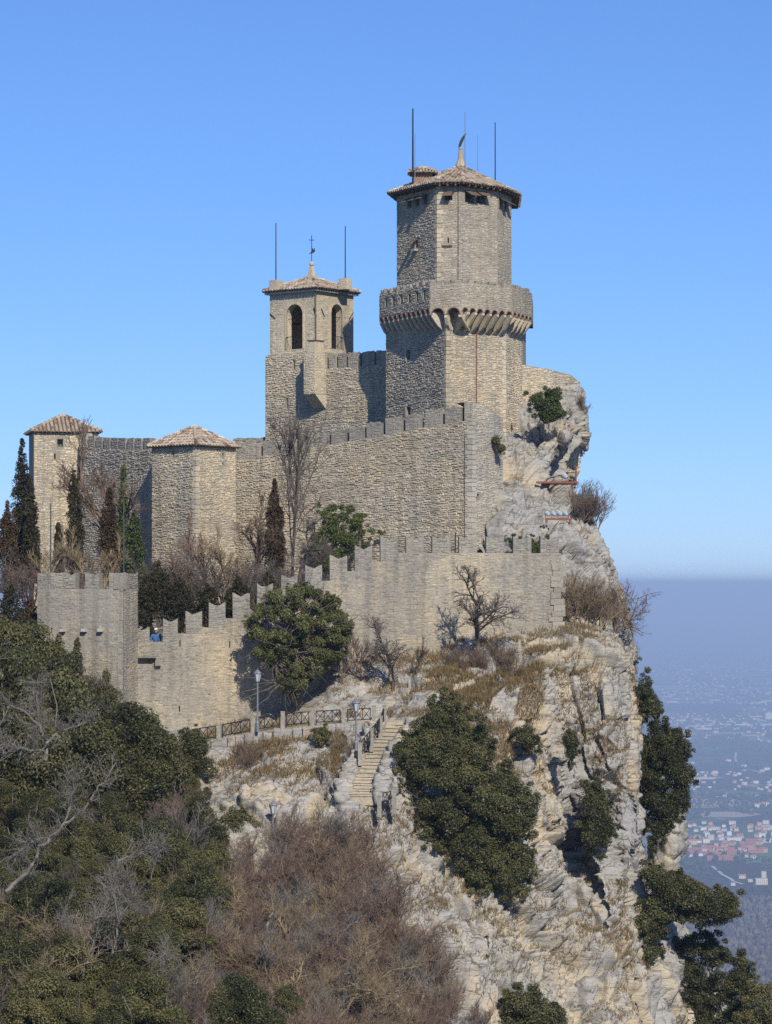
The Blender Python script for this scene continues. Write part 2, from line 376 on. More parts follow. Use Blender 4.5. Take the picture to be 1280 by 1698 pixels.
variants = [(house_mesh(12,9,6,2.6,HW[0],HR[1],3),'cream house with terracotta gable roof in the valley town'),
            (house_mesh(11,9,6,2.6,HW[1],HR[0],3),'white house with red gable roof in the valley town'),
            (house_mesh(15,10,8,2.6,HW[3],HR[0],4),'pink house with red gable roof in the valley town'),
            (house_mesh(16,11,9,0,HW[1],HR[2],4),'flat roofed white block in the valley town'),
            (house_mesh(13,10,9,2.4,HW[2],HR[1],3),'yellow house with terracotta roof in the valley town'),
            (house_mesh(34,9,7,3.0,HW[4],HR[0],9),'long brick terrace with red roof in the valley town'),
            (house_mesh(36,14,7,0,HW[1],HR[2],8),'long flat pale shed at the edge of the valley town')]
def put_house(vi, px, py_or_Y, rz, label=None, group='houses of the valley town', byY=None, sc=1.0, me=None):
    Y = byY
    if Y is None:
        Ys = np.linspace(2500, 14000, 600); zz = land_h((px-640)*Ys/F, Ys); pyy = EY - zz*F/Ys
        Y = float(Ys[np.argmin(abs(pyy - py_or_Y))])
    X = (px-640)*Y/F; z = float(land_h(np.array([X]), np.array([Y]))[0])
    o = bpy.data.objects.new('house', me or variants[vi][0]); COL.objects.link(o)
    o.location = (X, Y, z); o.rotation_euler = (0,0,rz); o.scale = (sc,)*3
    tag(o, label or variants[vi][1], 'house', None if label else group); return o
hr = random.Random(5)
for k in range(120):
    px = hr.uniform(1120, 1320); py = hr.uniform(1374, 1425) if hr.random() < .8 else hr.uniform(1366, 1380)
    vi = hr.choices([0,1,2,3,4,6], [5,4,3,3,1.5,1.5])[0] if py < 1400 else hr.choices([0,1,2,4], [4,3,5,1])[0]
    put_house(vi, px, py, hr.uniform(-.5,.5) + (1.5 if hr.random() < .3 else 0))
for k, (px, py) in enumerate([(1148,1413),(1175,1410),(1205,1413),(1160,1419),(1195,1420),(1218,1417),(1185,1427),(1212,1426),(1240,1405),(1252,1415),(1248,1398)]):
    put_house(5, px, py, .12)
put_house(4, 1135, 1392, .2, 'tall narrow yellow house beside the cliff edge in the valley town', sc=1.35, me=house_mesh(9,9,15,2,HW[2],HR[1],2))
put_house(4, 1150, 1394, .3, 'orange roofed house beside the tall yellow house in the valley town', me=house_mesh(17,13,6,3.5,HW[2],HR[3],3))
put_house(4, 1178, 1393, .1, 'cream four storey block with small roof turret in the valley town', me=house_mesh(14,12,12,1.2,HW[0],HR[2],3))
put_house(0, 1230, 1456, .1, 'cream farmhouse on the wooded slope below the town', me=house_mesh(13,9,6,2,HW[0],HR[1],3))
put_house(0, 1243, 1463, .3, 'small pale shed beside the cream farmhouse below the town', me=house_mesh(9,7,4,1.5,HW[0],HR[2],2))
put_house(0, 1262, 1466, .05, 'stepped cream apartment house on the wooded slope below the town', me=house_mesh(22,13,11,0,HW[0],HR[2],6))
put_house(0, 1266, 1460, .05, 'upper floor block of the stepped cream apartment house', me=house_mesh(9,9,16,0,HW[0],HR[2],2))
put_house(0, 1215, 1468, .1, 'pale low barn by the lane below the town', me=house_mesh(8,7,4,1.2,HW[1],HR[2],2))
for (px, py, lab) in [(1233,1272,'white farmhouse beside the pale road on the far hills'),(1271,1277,'tall white farmhouse on the far hills near the picture edge'),(1207,1263,'cream farmhouse uphill of the pale road on the far hills'),(1185,1283,'farmhouse low on the wooded far hill'),(1256,1338,'white farm beside the tan field'),(1268,1336,'larger white farm building beside the tan field')]:
    put_house(1, px, py, .2, lab, me=house_mesh(20,12,8,2.5,HW[1],HR[1],3))
put_house(3, 1276, 1192, 0, 'big white tower block on the hazy plain', me=house_mesh(46,30,34,0,HW[1],HR[2],6))
# specks of the far towns: too many and too small to count
n = 2600
Yk = 7500*(36000/7500)**(NR.random(n)**.8); pk = NR.uniform(1000, 1420, n); Xk = (pk-640)*Yk/F
keep_ = fbm(np.stack([Xk/1500, Yk/2600, Yk*0], 1), 3, 9) + .10*NR.random(n) > -.12
Xk, Yk = Xk[keep_], Yk[keep_]; zk = land_h(Xk, Yk); n = len(Xk)
L = NR.uniform(7, 17, n)*np.where(NR.random(n) < .07, 4.5, 1); D = NR.uniform(7, 16, n); H = NR.uniform(4, 9, n)
sg = np.array([(-1,-1,0),(1,-1,0),(1,1,0),(-1,1,0),(-1,-1,1),(1,-1,1),(1,1,1),(-1,1,1)], float)
V = np.stack([Xk[:,None]+sg[None,:,0]*L[:,None]/2, Yk[:,None]+sg[None,:,1]*D[:,None]/2, zk[:,None]-3+sg[None,:,2]*(H[:,None]+3)], 2).reshape(-1,3)
bf = np.array([(4,5,6,7),(0,1,5,4),(1,2,6,5),(2,3,7,6),(3,0,4,7)])
m_, t_, b_ = mat('far_buildings'); t_.links.new(ramp(t_, attr(t_), [(0,(.50,.48,.45)),(.5,(.42,.35,.28)),(.8,(.36,.20,.14)),(1,(.6,.6,.58))]), b_.inputs['Base Color']); b_.inputs['Roughness'].default_value = .9
far = npmesh('far_town_buildings', V, (np.arange(n)*8)[:,None,None].repeat(5,1).reshape(-1,1) + np.tile(bf, (n,1)), m_, np.repeat(NR.random(n), 8))
tag(far, 'countless pale buildings scattered over the hazy plain', kind='stuff')

# roads and fields of the far hills
def land_strip(name, pts, wid, m, label):
    b = MB(); pr = []
    for px, py in pts:
        Ys = np.linspace(2500, 16000, 900); zz = land_h((px-640)*Ys/F, Ys)
        Y = float(Ys[np.argmin(abs(EY - zz*F/Ys - py))]); pr.append(((px-640)*Y/F, Y))
    fine = []
    for a, c in zip(pr[:-1], pr[1:]):
        for k in range(10): fine.append((a[0]+(c[0]-a[0])*k/10, a[1]+(c[1]-a[1])*k/10))
    fine.append(pr[-1]); L_, R_ = [], []
    for i, p in enumerate(fine):
        q0, q1 = fine[max(0,i-1)], fine[min(len(fine)-1,i+1)]; d = Vector((q1[0]-q0[0], q1[1]-q0[1])).normalized(); nn = Vector((-d.y, d.x))*wid/2
        for s, l in ((1, L_), (-1, R_)):
            x, y = p[0]+nn.x*s, p[1]+nn.y*s; l.append((x, y, float(land_h(np.array([x]), np.array([y]))[0])+1.2))
    nfi = len(fine)
    b.add(L_+R_, [(i, i+1, nfi+i+1, nfi+i) for i in range(nfi-1)])
    o = b.build(name, m); tag(o, label, kind='structure'); return o
M['road'] = simple('pale_road', (.42,.40,.36), .9, 0, .1, .05)
land_strip('road', [(1220,1248),(1219,1258),(1222,1266),(1230,1270),(1243,1276),(1262,1283)], 8, M['road'], 'pale winding road on the far green hill')
land_strip('lane', [(1180,1437),(1190,1444),(1197,1450),(1211,1458),(1216,1462),(1232,1467)], 7, M['road'], 'pale lane running down below the valley town')
M['tanfield'] = simple('ploughed_field', (.33,.25,.165), 1, 0, .12, .01)
M['greenfield'] = simple('green_field', (.075,.115,.04), 1, 0, .15, .01)
def land_patch(name, x0, x1, y0, y1, m, label, skew=0):
    nx, ny = 24, 10; vs, fs = [], []
    Ys = np.linspace(2500, 16000, 1500)
    for j in range(ny+1):
        for i in range(nx+1):
            u, v = i/nx, j/ny; px = x0+(x1-x0)*u; py = y0+(y1-y0)*v + skew*u + 1.5*math.sin(9*u+3*v)
            if j in (0, ny): py += 1.2*math.sin(14*u+j)
            zz = land_h((px-640)*Ys/F, Ys); Y = float(Ys[np.argmin(abs(EY - zz*F/Ys - py))])
            X = (px-640)*Y/F; vs.append((X, Y, float(land_h(np.array([X]), np.array([Y]))[0]) + 1.0))
    for j in range(ny):
        for i in range(nx): a = j*(nx+1)+i; fs.append((a, a+1, a+nx+2, a+nx+1))
    b = MB(); b.add(vs, fs); o = b.build(name, m); tag(o, label, kind='structure')
land_patch('field', 1100, 1248, 1326, 1337, M['tanfield'], 'long tan ploughed field on the far hill')
land_patch('field', 1100, 1275, 1348, 1356, M['tanfield'], 'lower tan ploughed field above the valley town', -2)
land_patch('field', 1236, 1330, 1424, 1434, M['greenfield'], 'small green meadow beside the brick terraces', -4)

# bare woods on the slope under the town: one mass
def blob_forest(name, n, Y0, Y1, p0, p1, h0, h1, m, label, dens=None):
    Yk = np.sqrt(NR.uniform(Y0**2, Y1**2, n)); pk = NR.uniform(p0, p1, n); Xk = (pk-640)*Yk/F
    if dens is not None:
        kk = dens(Xk, Yk); Xk, Yk = Xk[kk], Yk[kk]; n = len(Xk)
    zk = land_h(Xk, Yk)
    k, rows = 7, 4
    th = np.arange(k)*2*math.pi/k; base = []
    for j, (rr, zz) in enumerate([(.55,.12),(1,.42),(.85,.72),(.35,.96)]):
        for a in th: base.append((rr*math.cos(a+j*.4), rr*math.sin(a+j*.4), zz))
    base.append((0,0,1.03)); base = np.array(base)
    hh = NR.uniform(h0, h1, n); rr = hh*NR.uniform(.34, .52, n)
    jit = NR.uniform(.65, 1.3, (n, len(base)))
    V = np.stack([Xk[:,None]+base[None,:,0]*rr[:,None]*jit, Yk[:,None]+base[None,:,1]*rr[:,None]*jit, zk[:,None]+base[None,:,2]*hh[:,None]*(.8+.2*jit)], 2).reshape(-1,3)
    fs = []
    for j in range(rows-1):
        for i in range(k):
            a, b2, c, d = j*k+i, j*k+(i+1)%k, (j+1)*k+(i+1)%k, (j+1)*k+i; fs += [(a,b2,c),(a,c,d)]
    fs += [((rows-1)*k+i, (rows-1)*k+(i+1)%k, rows*k) for i in range(k)]
    fs = np.array(fs)
    o = npmesh(name, V, (np.arange(n)*len(base))[:,None,None].repeat(len(fs),1).reshape(-1,1)+np.tile(fs,(n,1)), m, np.repeat(NR.random(n), len(base)))
    return tag(o, label, kind='stuff')
wm, t, b = mat('bare_wood'); t.links.new(ramp(t, attr(t), [(0,(.045,.036,.028)),(.6,(.095,.075,.058)),(1,(.14,.115,.085))]), b.inputs['Base Color']); b.inputs['Roughness'].default_value = 1
gm, t, b = mat('evergreen_wood'); t.links.new(ramp(t, attr(t), [(0,(.014,.020,.010)),(1,(.05,.055,.025))]), b.inputs['Base Color']); b.inputs['Roughness'].default_value = 1
blob_forest('hillside_woods', 3600, 2300, 4750, 1060, 1330, 6, 12, wm, 'bare purplish brown woods on the slope below the town', lambda x, y: (fbm(np.stack([x/160, y/240, y*0], 1), 3, 21) > -.45) | (y < 3900))
blob_forest('town_trees', 420, 4800, 6300, 1110, 1320, 7, 15, gm, 'dark evergreen trees among the houses of the valley town', lambda x, y: fbm(np.stack([x/90, y/200, y*0], 1), 3, 23) > .12)
blob_forest('far_hill_woods', 5200, 6500, 11500, 1060, 1330, 6, 13, gm, 'dark woods and hedges on the far hills', lambda x, y: fbm(np.stack([x/260, y/700, y*0], 1), 3, 27) > .22)

# ------------------------------------------------------------------ rock: the hillside and the crag
def catmull(Pn, t):
    n = len(Pn); i = min(int(t), n-2); f = t - i
    p0, p1, p2, p3 = Pn[max(i-1,0)], Pn[i], Pn[i+1], Pn[min(i+2,n-1)]
    lin = p1 + (p2-p1)*f
    cr = .5*((2*p1) + (-p0+p2)*f + (2*p0-5*p1+4*p2-p3)*f*f + (-p0+3*p1-3*p2+p3)*f**3)
    return .5*lin + .5*cr
def facets(p, sc, s, tilt):   # flat tilted blocks: offset, and a groove along their joints
    q = p*sc; i = np.floor(q).astype(np.int64); d1 = np.full(len(q), 9.0); d2 = np.full(len(q), 9.0); val = np.zeros(len(q))
    for dx in (-1,0,1):
        for dy in (-1,0,1):
            for dz in (-1,0,1):
                cx, cy, cz = i[:,0]+dx, i[:,1]+dy, i[:,2]+dz
                c = np.stack([cx+_h(cx,cy,cz,s+1), cy+_h(cx,cy,cz,s+2), cz+_h(cx,cy,cz,s+3)], 1); v = q-c
                d = np.sqrt((v**2).sum(1)); near = d < d1
                o = (_h(cx,cy,cz,s+4)-.5) + tilt*2*((_h(cx,cy,cz,s+5)-.5)*v[:,0] + (_h(cx,cy,cz,s+6)-.5)*v[:,1] + (_h(cx,cy,cz,s+7)-.5)*v[:,2])*2
                d2 = np.where(near, d1, np.minimum(d2, d)); val = np.where(near, o, val); d1 = np.where(near, d, d1)
    return val, np.clip(1-(d2-d1)/.07, 0, 1)
BED = np.array([-.60, -.16, .78]); BED /= np.linalg.norm(BED)
_e1 = np.cross(BED, [0,1,0]); _e1 /= np.linalg.norm(_e1); ROT = np.stack([_e1, np.cross(BED, _e1), BED], 1)   # block axes along the bedding
def rock_sheet(name, net, amp, cs, rs, label, seed, m):
    # net[c][r] = (px, py, Y); amp[c][r] = relief; cs / rs = subdivisions per interval
    nc, nr = len(net), len(net[0])
    G = np.array([[P(*q) for q in col] for col in net], dtype=float); A = np.array(amp, float)[:,:,None]
    G = np.concatenate([G, A], 2)
    tc = np.concatenate([[i + k/cs[i] for k in range(cs[i])] for i in range(nc-1)] + [[nc-1]])
    tr = np.concatenate([[i + k/rs[i] for k in range(rs[i])] for i in range(nr-1)] + [[nr-1]])
    T1 = np.stack([catmull(G, t) for t in tc])                       # [C, nr, 4]
    T2 = np.stack([catmull(T1.transpose(1,0,2), t) for t in tr])     # [Rr, C, 4]
    S = T2[:,:,:3]; am = np.clip(T2[:,:,3], 0, None).ravel()
    dr = np.gradient(S, axis=0); dc = np.gradient(S, axis=1); N = np.cross(dc, dr); N /= np.linalg.norm(N, axis=2, keepdims=True) + 1e-9
    N = N.reshape(-1,3); p = S.reshape(-1,3)
    if np.median(N[:,1]) > 0: N = -N
    wq = p + .22*np.stack([vnoise(p*.5, seed), vnoise(p*.5, seed+1), vnoise(p*.5, seed+2)], 1)
    big = fbm(p*.11, 2, seed)*.7
    f0, g0 = facets(wq + np.array([0,0,0]), np.array([.26,.20,.055]), seed+3, .25)
    f1, g1 = facets(wq, np.array([.30,.30,.19]), seed+5, .40)
    f2, g2 = facets(wq @ ROT, np.array([.50,.50,1.0]), seed+9, .35)
    f3, g3 = facets(wq @ ROT, np.array([1.3,1.3,2.6]), seed+13, .3)
    d = wq @ BED + .12*vnoise(wq*.4, seed+12)
    def layers(h, s):
        q = d/h; k = np.floor(q); f = q-k; z0 = np.zeros_like(k)
        a = _h(k, np.floor((wq[:,0]+.6*wq[:,1])/(h*4)+9*_h(k,z0,z0,s)), z0, s)
        return (a-.5) + .35*(.5-f) - .55*np.exp(-(np.minimum(f,1-f)/.07)**2)
    msk = np.clip(.36+1.5*fbm(p*np.array([.16,.16,.10]), 2, seed+33), .06, 1.15)
    strat = (.44*layers(1.25, seed+20) + .26*layers(.5, seed+30) + .06*layers(.22, seed+31))*msk
    fine = .07*fbm(wq*2.2, 3, seed+40) + .045*fbm(wq*7.0, 3, seed+50, .7)
    disp = (big + 1.35*f0 + .95*f1 +   .46*f2 + .13*f3 - .95*g0 - .50*g1 - .26*g2 - .06*g3 + strat + fine)*am
    Q = p + N*disp[:,None]
    Rr, C = S.shape[:2]; idx = np.arange(Rr*C).reshape(Rr, C)
    Fq = np.stack([idx[:-1,:-1].ravel(), idx[1:,:-1].ravel(), idx[1:,1:].ravel(), idx[:-1,1:].ravel()], 1)
    o = npmesh(name, Q, Fq, m); tag(o, label, kind='structure')
    return Q.reshape(Rr, C, 3)
def colr(pxs, rows): return [(px, py, Y) for px, (py, Y) in zip(pxs if hasattr(pxs,'__len__') else [pxs]*len(rows), rows)]
net = [
 colr(-300, [(1075,188),(1130,170),(1150,157),(1190,153),(1230,150),(1260,147),(1400,140),(1530,130),(1650,118),(1850,100)]),
 colr(0,    [(1065,188),(1120,170),(1160,157),(1190,153),(1230,150),(1262,147),(1400,140),(1530,130),(1650,118),(1850,100)]),
 colr(230,  [(985,180),(1100,166),(1205,156.6),(1215,154),(1230,150.5),(1248,148),(1390,141),(1520,131),(1650,119),(1850,101)]),
 colr(345,  [(985,180),(1100,166),(1205,156.6),(1218,153),(1234,150.5),(1242,148.5),(1335,145),(1480,134),(1640,120),(1850,102)]),
 colr(440,  [(975,178),(1100,166),(1188,157),(1205,153),(1219,151),(1226,148.5),(1320,144.5),(1470,135),(1640,121),(1850,103)]),
 colr(550,  [(955,174),(1060,165.5),(1118,157.5),(1165,153.5),(1200,151.5),(1212,148.5),(1290,144.5),(1440,137),(1630,123),(1850,104)]),
 colr([625,625,620,618,622,622,566,590,620,640], [(945,172),(1040,165.5),(1100,157.6),(1150,153.5),(1190,151.5),(1206,148.5),(1325,141.5),(1420,139),(1630,127),(1850,108)]),
 colr([672,672,672,672,676,690,648,664,705,745], [(935,172),(1030,165.5),(1088,158),(1135,154),(1165,151.5),(1200,148.3),(1310,142.6),(1420,140.5),(1600,135),(1850,128)]),
 colr([740,740,740,750,755,760,738,735,770,800], [(930,171),(1020,165.5),(1078,158.2),(1108,155),(1132,152.5),(1165,150.5),(1290,146),(1420,143),(1600,138),(1850,132)]),
 colr([850,850,850,850,852,855,850,850,860,880], [(925,171),(1000,166),(1046,158.4),(1080,155.5),(1110,153),(1140,151.5),(1280,148),(1420,145),(1600,140),(1850,134)]),
 colr([940,940,945,950,955,955,950,955,970,990], [(920,172),(980,167),(1040,159.5),(1070,157),(1095,155.4),(1130,154.6),(1280,153.4),(1420,151),(1600,144),(1850,137)]),
 colr([1000,1015,1018,1020,1025,1027,1025,1035,1070,1090], [(930,176),(990,169),(1030,163),(1060,160),(1090,157.2),(1130,155.4),(1280,151.8),(1420,149.2),(1600,146),(1850,140)]),
 colr([1014,1026,1032,1040,1044,1050,1054,1060,1108,1150], [(940,180),(1000,173),(1035,168),(1065,165),(1100,162),(1150,160.5),(1280,158),(1420,156),(1600,152),(1850,146)]),
 colr([1010,1028,1033,1040,1045,1050,1050,1053,1098,1135], [(950,188),(1010,181),(1050,178),(1080,176),(1120,173),(1170,171),(1290,169),(1430,167),(1600,164),(1850,160)]),
 colr([960,970,975,980,985,990,990,990,1030,1060], [(960,215),(1020,212),(1060,210),(1090,208),(1130,206),(1180,205),(1300,203),(1440,201),(1620,199),(1850,197)]),
]
lo = [.25,.3,.35,.35,.25,.25,.45,.4,.4,.4]; pth = [.25,.3,.15,.10,.06,.06,.7,.5,.4,.4]; mid = [.3,.3,.3,.5,.3,.12,.3,.7,.8,.8]; st = [.3,.3,.3,.45,.3,.04,.04,.5,.6,.6]; hi = [.4,.4,.35,.7,.8,.85,1,1,1,1]
hi2 = [.3,.3,.35,.5,.55,.6,.65,.65,.7,.7]
amp = [lo, lo, pth, pth, pth, pth, st, st, mid, hi, hi, hi, hi2, hi2, hi2]
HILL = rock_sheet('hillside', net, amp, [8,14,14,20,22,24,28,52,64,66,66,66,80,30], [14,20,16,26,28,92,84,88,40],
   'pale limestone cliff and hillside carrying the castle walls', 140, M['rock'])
cr = [
 colr(800, [(690,175),(720,174.5),(760,173),(800,172),(840,170.5),(870,168.5),(900,167),(950,165),(1010,162.5),(1090,160.5)]),
 colr([845,845,845,845,845,848,850,860,870,880], [(668,178.6),(700,176.6),(740,173.8),(790,172),(830,170),(860,167.5),(895,165),(950,163.2),(1010,161.6),(1090,160)]),
 colr([900,895,890,890,890,900,905,915,925,930], [(655,180),(690,177),(735,174),(780,173),(825,171.5),(858,169),(892,166),(950,164),(1010,162.4),(1090,160.8)]),
 colr([940,942,940,925,925,945,955,965,975,985], [(640,182.6),(678,178),(725,174.6),(788,177),(832,174),(862,171.3),(892,168.3),(950,166.3),(1010,164.3),(1090,162.3)]),
 colr([961,972,977,940,960,987,1005,1018,1031,1048], [(638,184),(680,181.5),(728,179.5),(788,181.5),(834,178.6),(866,176),(900,173),(955,170.5),(1010,168.5),(1085,166.5)]),
 colr([955,962,965,932,950,973,990,1002,1012,1025], [(645,192),(690,191),(740,191),(795,191),(842,189),(880,187),(910,185),(960,183),(1020,181),(1090,179)]),
 colr([915,920,920,900,910,930,950,960,970,980], [(655,212),(700,212),(750,211),(800,210),(850,209),(890,208),(920,207),(970,206),(1030,205),(1090,204)]),
]
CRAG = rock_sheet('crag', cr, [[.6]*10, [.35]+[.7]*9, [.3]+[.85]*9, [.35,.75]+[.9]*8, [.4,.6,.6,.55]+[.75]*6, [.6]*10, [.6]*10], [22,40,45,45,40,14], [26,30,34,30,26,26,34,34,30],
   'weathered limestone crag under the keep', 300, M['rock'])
def pillar(name, c, pys, rads, seed, label):
    k = 70; nr = 150; ys = np.linspace(pys[0], pys[-1], nr); rr = np.interp(ys, pys, [r[1] for r in rads]); cx = np.interp(ys, pys, [r[0] for r in rads])
    th = np.linspace(0, 2*math.pi, k, endpoint=False)
    X = (cx[:,None]-640)*c/F + rr[:,None]*np.cos(th); Yv = c + 1.8*rr[:,None]*np.sin(th) + 0*X; Z = ((EY-ys)*c/F)[:,None] + 0*X
    p = np.stack([X, Yv, Z], 2).reshape(-1,3); N = np.stack([np.cos(th), np.sin(th), 0*th], 1)[None].repeat(nr,0).reshape(-1,3)
    d1, d2, cid = worley(p*.7, seed); lay = np.floor((p@BED)/.4)
    p = p + N*(.35*fbm(p*.5,4,seed) + .4*(cid-.5) - .25*np.clip(1-(d2-d1)/.15,0,1) + .18*(_h(lay,lay*0,lay*0,seed)-.5))[:,None]
    idx = np.arange(nr*k).reshape(nr,k)
    Fq = np.stack([idx[:-1].ravel(), idx[1:].ravel(), np.roll(idx[1:],-1,1).ravel(), np.roll(idx[:-1],-1,1).ravel()], 1)
    tag(npmesh(name, p, Fq, M['rock']), label, kind='structure')
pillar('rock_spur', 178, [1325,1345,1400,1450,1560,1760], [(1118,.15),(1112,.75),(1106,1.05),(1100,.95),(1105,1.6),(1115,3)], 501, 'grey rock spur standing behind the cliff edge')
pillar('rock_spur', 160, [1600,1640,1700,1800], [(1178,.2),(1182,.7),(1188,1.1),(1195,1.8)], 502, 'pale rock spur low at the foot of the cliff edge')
_H = np.concatenate([HILL.reshape(-1,3), CRAG.reshape(-1,3)])
_HP = np.stack([640+_H[:,0]*F/_H[:,1], EY-_H[:,2]*F/_H[:,1]], 1)
def surf(px, py, rad=5):      # the rock point met along the ray of a picture point
    d = (_HP[:,0]-px)**2 + (_HP[:,1]-py)**2
    c = np.where(d < rad*rad)[0]
    if len(c) == 0: c = np.array([np.argmin(d)])
    return Vector(_H[c[np.argmin(_H[c,1])]])
_HH = HILL.reshape(-1,3)
def ground(X, Y):             # hillside height under a plan position
    d = (_HH[:,0]-X)**2 + (_HH[:,1]-Y)**2; return float(_HH[np.argmin(d),2])

# ------------------------------------------------------------------ masonry tools
class Wall:
    def __init__(s, A, B):
        s.A = Vector(A); s.B = Vector(B); s.L = (s.B-s.A).length; s.U = (s.B-s.A)/s.L; s.N = Vector((s.U.y, -s.U.x))
    def u(s, px):
        k = (px-640)/F; return (k*s.A.y - s.A.x)/(s.U.x - k*s.U.y)
    def at(s, u, d=0): return s.A + s.U*u + s.N*d
    def z(s, px, py): return (EY-py)*(s.at(s.u(px)).y)/F
    def hole(s, x0, x1, y0, y1): return (s.u(x0), s.u(x1), s.z((x0+x1)/2, y1), s.z((x0+x1)/2, y0))
    def p3(s, u, z, d=0): q = s.at(u, d); return Vector((q.x, q.y, z))
def fn(v): return v if callable(v) else (lambda u: v)
def panel(mb, W, zlo, zhi, holes=(), depth=.5, splits=()):
    zlo, zhi = fn(zlo), fn(zhi)
    us = sorted(set([0.0, W.L] + [h for q in holes for h in q[:2]] + list(splits)))
    for a, b in zip(us[:-1], us[1:]):
        mid = (a+b)/2; hs = sorted([q for q in holes if q[0] < mid < q[1]], key=lambda q: q[2])
        lows = [(zlo(a), zlo(b))] + [(q[3], q[3]) for q in hs]; tops = [(q[2], q[2]) for q in hs] + [(zhi(a), zhi(b))]
        for (l0, l1), (t0, t1) in zip(lows, tops):
            mb.add([W.p3(a,l0), W.p3(b,l1), W.p3(b,t1), W.p3(a,t0)], [(0,1,2,3)], .5)
    for (a, b, l, h) in holes:
        f = [W.p3(a,l), W.p3(b,l), W.p3(b,h), W.p3(a,h)]; k = [W.p3(a,l,-depth), W.p3(b,l,-depth), W.p3(b,h,-depth), W.p3(a,h,-depth)]
        mb.add(f+k, [(0,4,5,1),(1,5,6,2),(2,6,7,3),(3,7,4,0),(4,7,6,5)], .6)
def stones(mb, W, zlo, zhi, ch=.17, sw=.30, d0=.008, d1=.05, holes=(), u0=0, u1=None, slope=0.0, seed=0, gap=.012):
    g = random.Random(seed); zlo, zhi = fn(zlo), fn(zhi); u1 = W.L if u1 is None else u1; ch *= .82; sw *= .80; gap *= .6; d1 = d0 + (d1-d0)*.7
    zs = [zlo(u0 + (u1-u0)*k/8) for k in range(9)]; zt = [zhi(u0 + (u1-u0)*k/8) for k in range(9)]
    z = min(zs) - abs(slope)*(u1-u0) - .05; top = max(zt) + abs(slope)*(u1-u0)
    while z < top:
        h = ch*g.uniform(.68, 1.3); u = u0 + g.uniform(-.2, 0)*sw
        while u < u1:
            wd = sw*g.uniform(.5, 1.6); a, b = max(u, u0), min(u+wd, u1); u += wd
            if b-a < .06: continue
            c = (a+b)/2; zo = slope*(c-u0) + g.uniform(-.03,.03) + .05*math.sin(c*1.7+z*2.3+seed) + .03*math.sin(c*4.1+z*5.0); l, t = z+zo, z+h*g.choice((1,1,1,.8,1.15))+zo
            if l < zlo(c)-.06 or t > min(zhi(a), zhi(b))+.03: continue
            if any(a < q[1]+.02 and b > q[0]-.02 and l < q[3]+.02 and t > q[2]-.02 for q in holes): continue
            dd = g.uniform(d0, d1); e = min(.035, .22*h); j = lambda s=.018: g.uniform(-s, s)
            a += gap; b -= gap; l += gap; t -= gap
            bk = [W.p3(a+j(.01),l+j(.01),-.01), W.p3(b+j(.01),l+j(.01),-.01), W.p3(b+j(.01),t+j(.01),-.01), W.p3(a+j(.01),t+j(.01),-.01)]
            fr = [W.p3(a+e+j(),l+e+j(),dd+j(.012)), W.p3(b-e+j(),l+e+j(),dd+j(.012)), W.p3(b-e+j(),t-e+j(),dd+j(.012)), W.p3(a+e+j(),t-e+j(),dd+j(.012))]
            mb.add(bk+fr, [(4,5,6,7),(0,1,5,4),(1,2,6,5),(2,3,7,6),(3,0,4,7)], g.random())
        z += h
def quoins(mb, W1, W2, z0, z1, seed=0, a=.42, b=.26, h=.3, d=.035):   # dressed corner stones where W1 ends and W2 begins
    g = random.Random(seed); z = z0; k = 0
    while z < z1-.1:
        hh = min(h*g.uniform(.8,1.25), z1-z); la, lb = (a, b) if k % 2 else (b, a)
        for Wq, s0, s1 in ((W1, W1.L-la, W1.L+d*.6), (W2, -d*.6, lb)):
            dd = d*g.uniform(.7,1.2); r = g.random()
            mb.add([Wq.p3(s0,z+.008,-.02), Wq.p3(s1,z+.008,-.02), Wq.p3(s1,z+hh-.008,-.02), Wq.p3(s0,z+hh-.008,-.02),
                    Wq.p3(s0+.01,z+.02,dd), Wq.p3(s1-.004,z+.02,dd), Wq.p3(s1-.004,z+hh-.02,dd), Wq.p3(s0+.01,z+hh-.02,dd)],
                   [(4,5,6,7),(0,1,5,4),(1,2,6,5),(2,3,7,6),(3,0,4,7)], r)
        z += hh; k += 1
def cap(mb, pts, z): mb.add([(p[0],p[1],z) for p in pts], [tuple(range(len(pts)))], .5)
def block_merlon(W, u0, u1, zl0, zl1, zt, th, notch=0.0, d=0.0):
    b = MB(); c = (u0+u1)/2; w_ = u1-u0
    if notch > 0:
        prof = [(u0,zl0),(u1,zl1),(u1,zt),(u0+.84*w_,zt-.28*notch),(u0+.66*w_,zt-.72*notch),(c,zt-notch),(u0+.34*w_,zt-.72*notch),(u0+.16*w_,zt-.28*notch),(u0,zt)]
    else: prof = [(u0,zl0),(u1,zl1),(u1,zt-rng.uniform(0,.05)),(c,zt+.02),(u0,zt-rng.uniform(0,.05))]
    prof = prof[:2] + [(u + rng.uniform(-.02,.02), z - rng.uniform(0,.05)) for u, z in prof[2:]]
    pts = [W.p3(u, z, d) for u, z in prof]; nn = W.N*(-th)
    b.extr([pts[0]] + pts[:0:-1], (nn.x, nn.y, 0)); return b
def stuff(o): o['kind'] = 'stuff'; return o
_ms = [0]
def merlon(W, u0, u1, zl0, zl1, zt, th, notch, root, loc, name='merlon', st='merlon', rel=(.004,.03)):
    o = block_merlon(W, u0, u1, zl0, zl1, zt, th, notch).build(name, M['merlon'], root, loc); _ms[0] += 1
    b = MB(); c = (u0+u1)/2; hw = (u1-u0)/2
    top = (lambda u: zt - notch*(1-(abs(u-c)/hw)**1.2)) if notch > 0 else zt
    stones(b, W, min(zl0,zl1)+.01, top, .17, .34, rel[0], rel[1], (), u0, u1, seed=900+_ms[0], gap=.008)
    if b.v: stuff(b.build('face_stones', M[st], o))
    return o

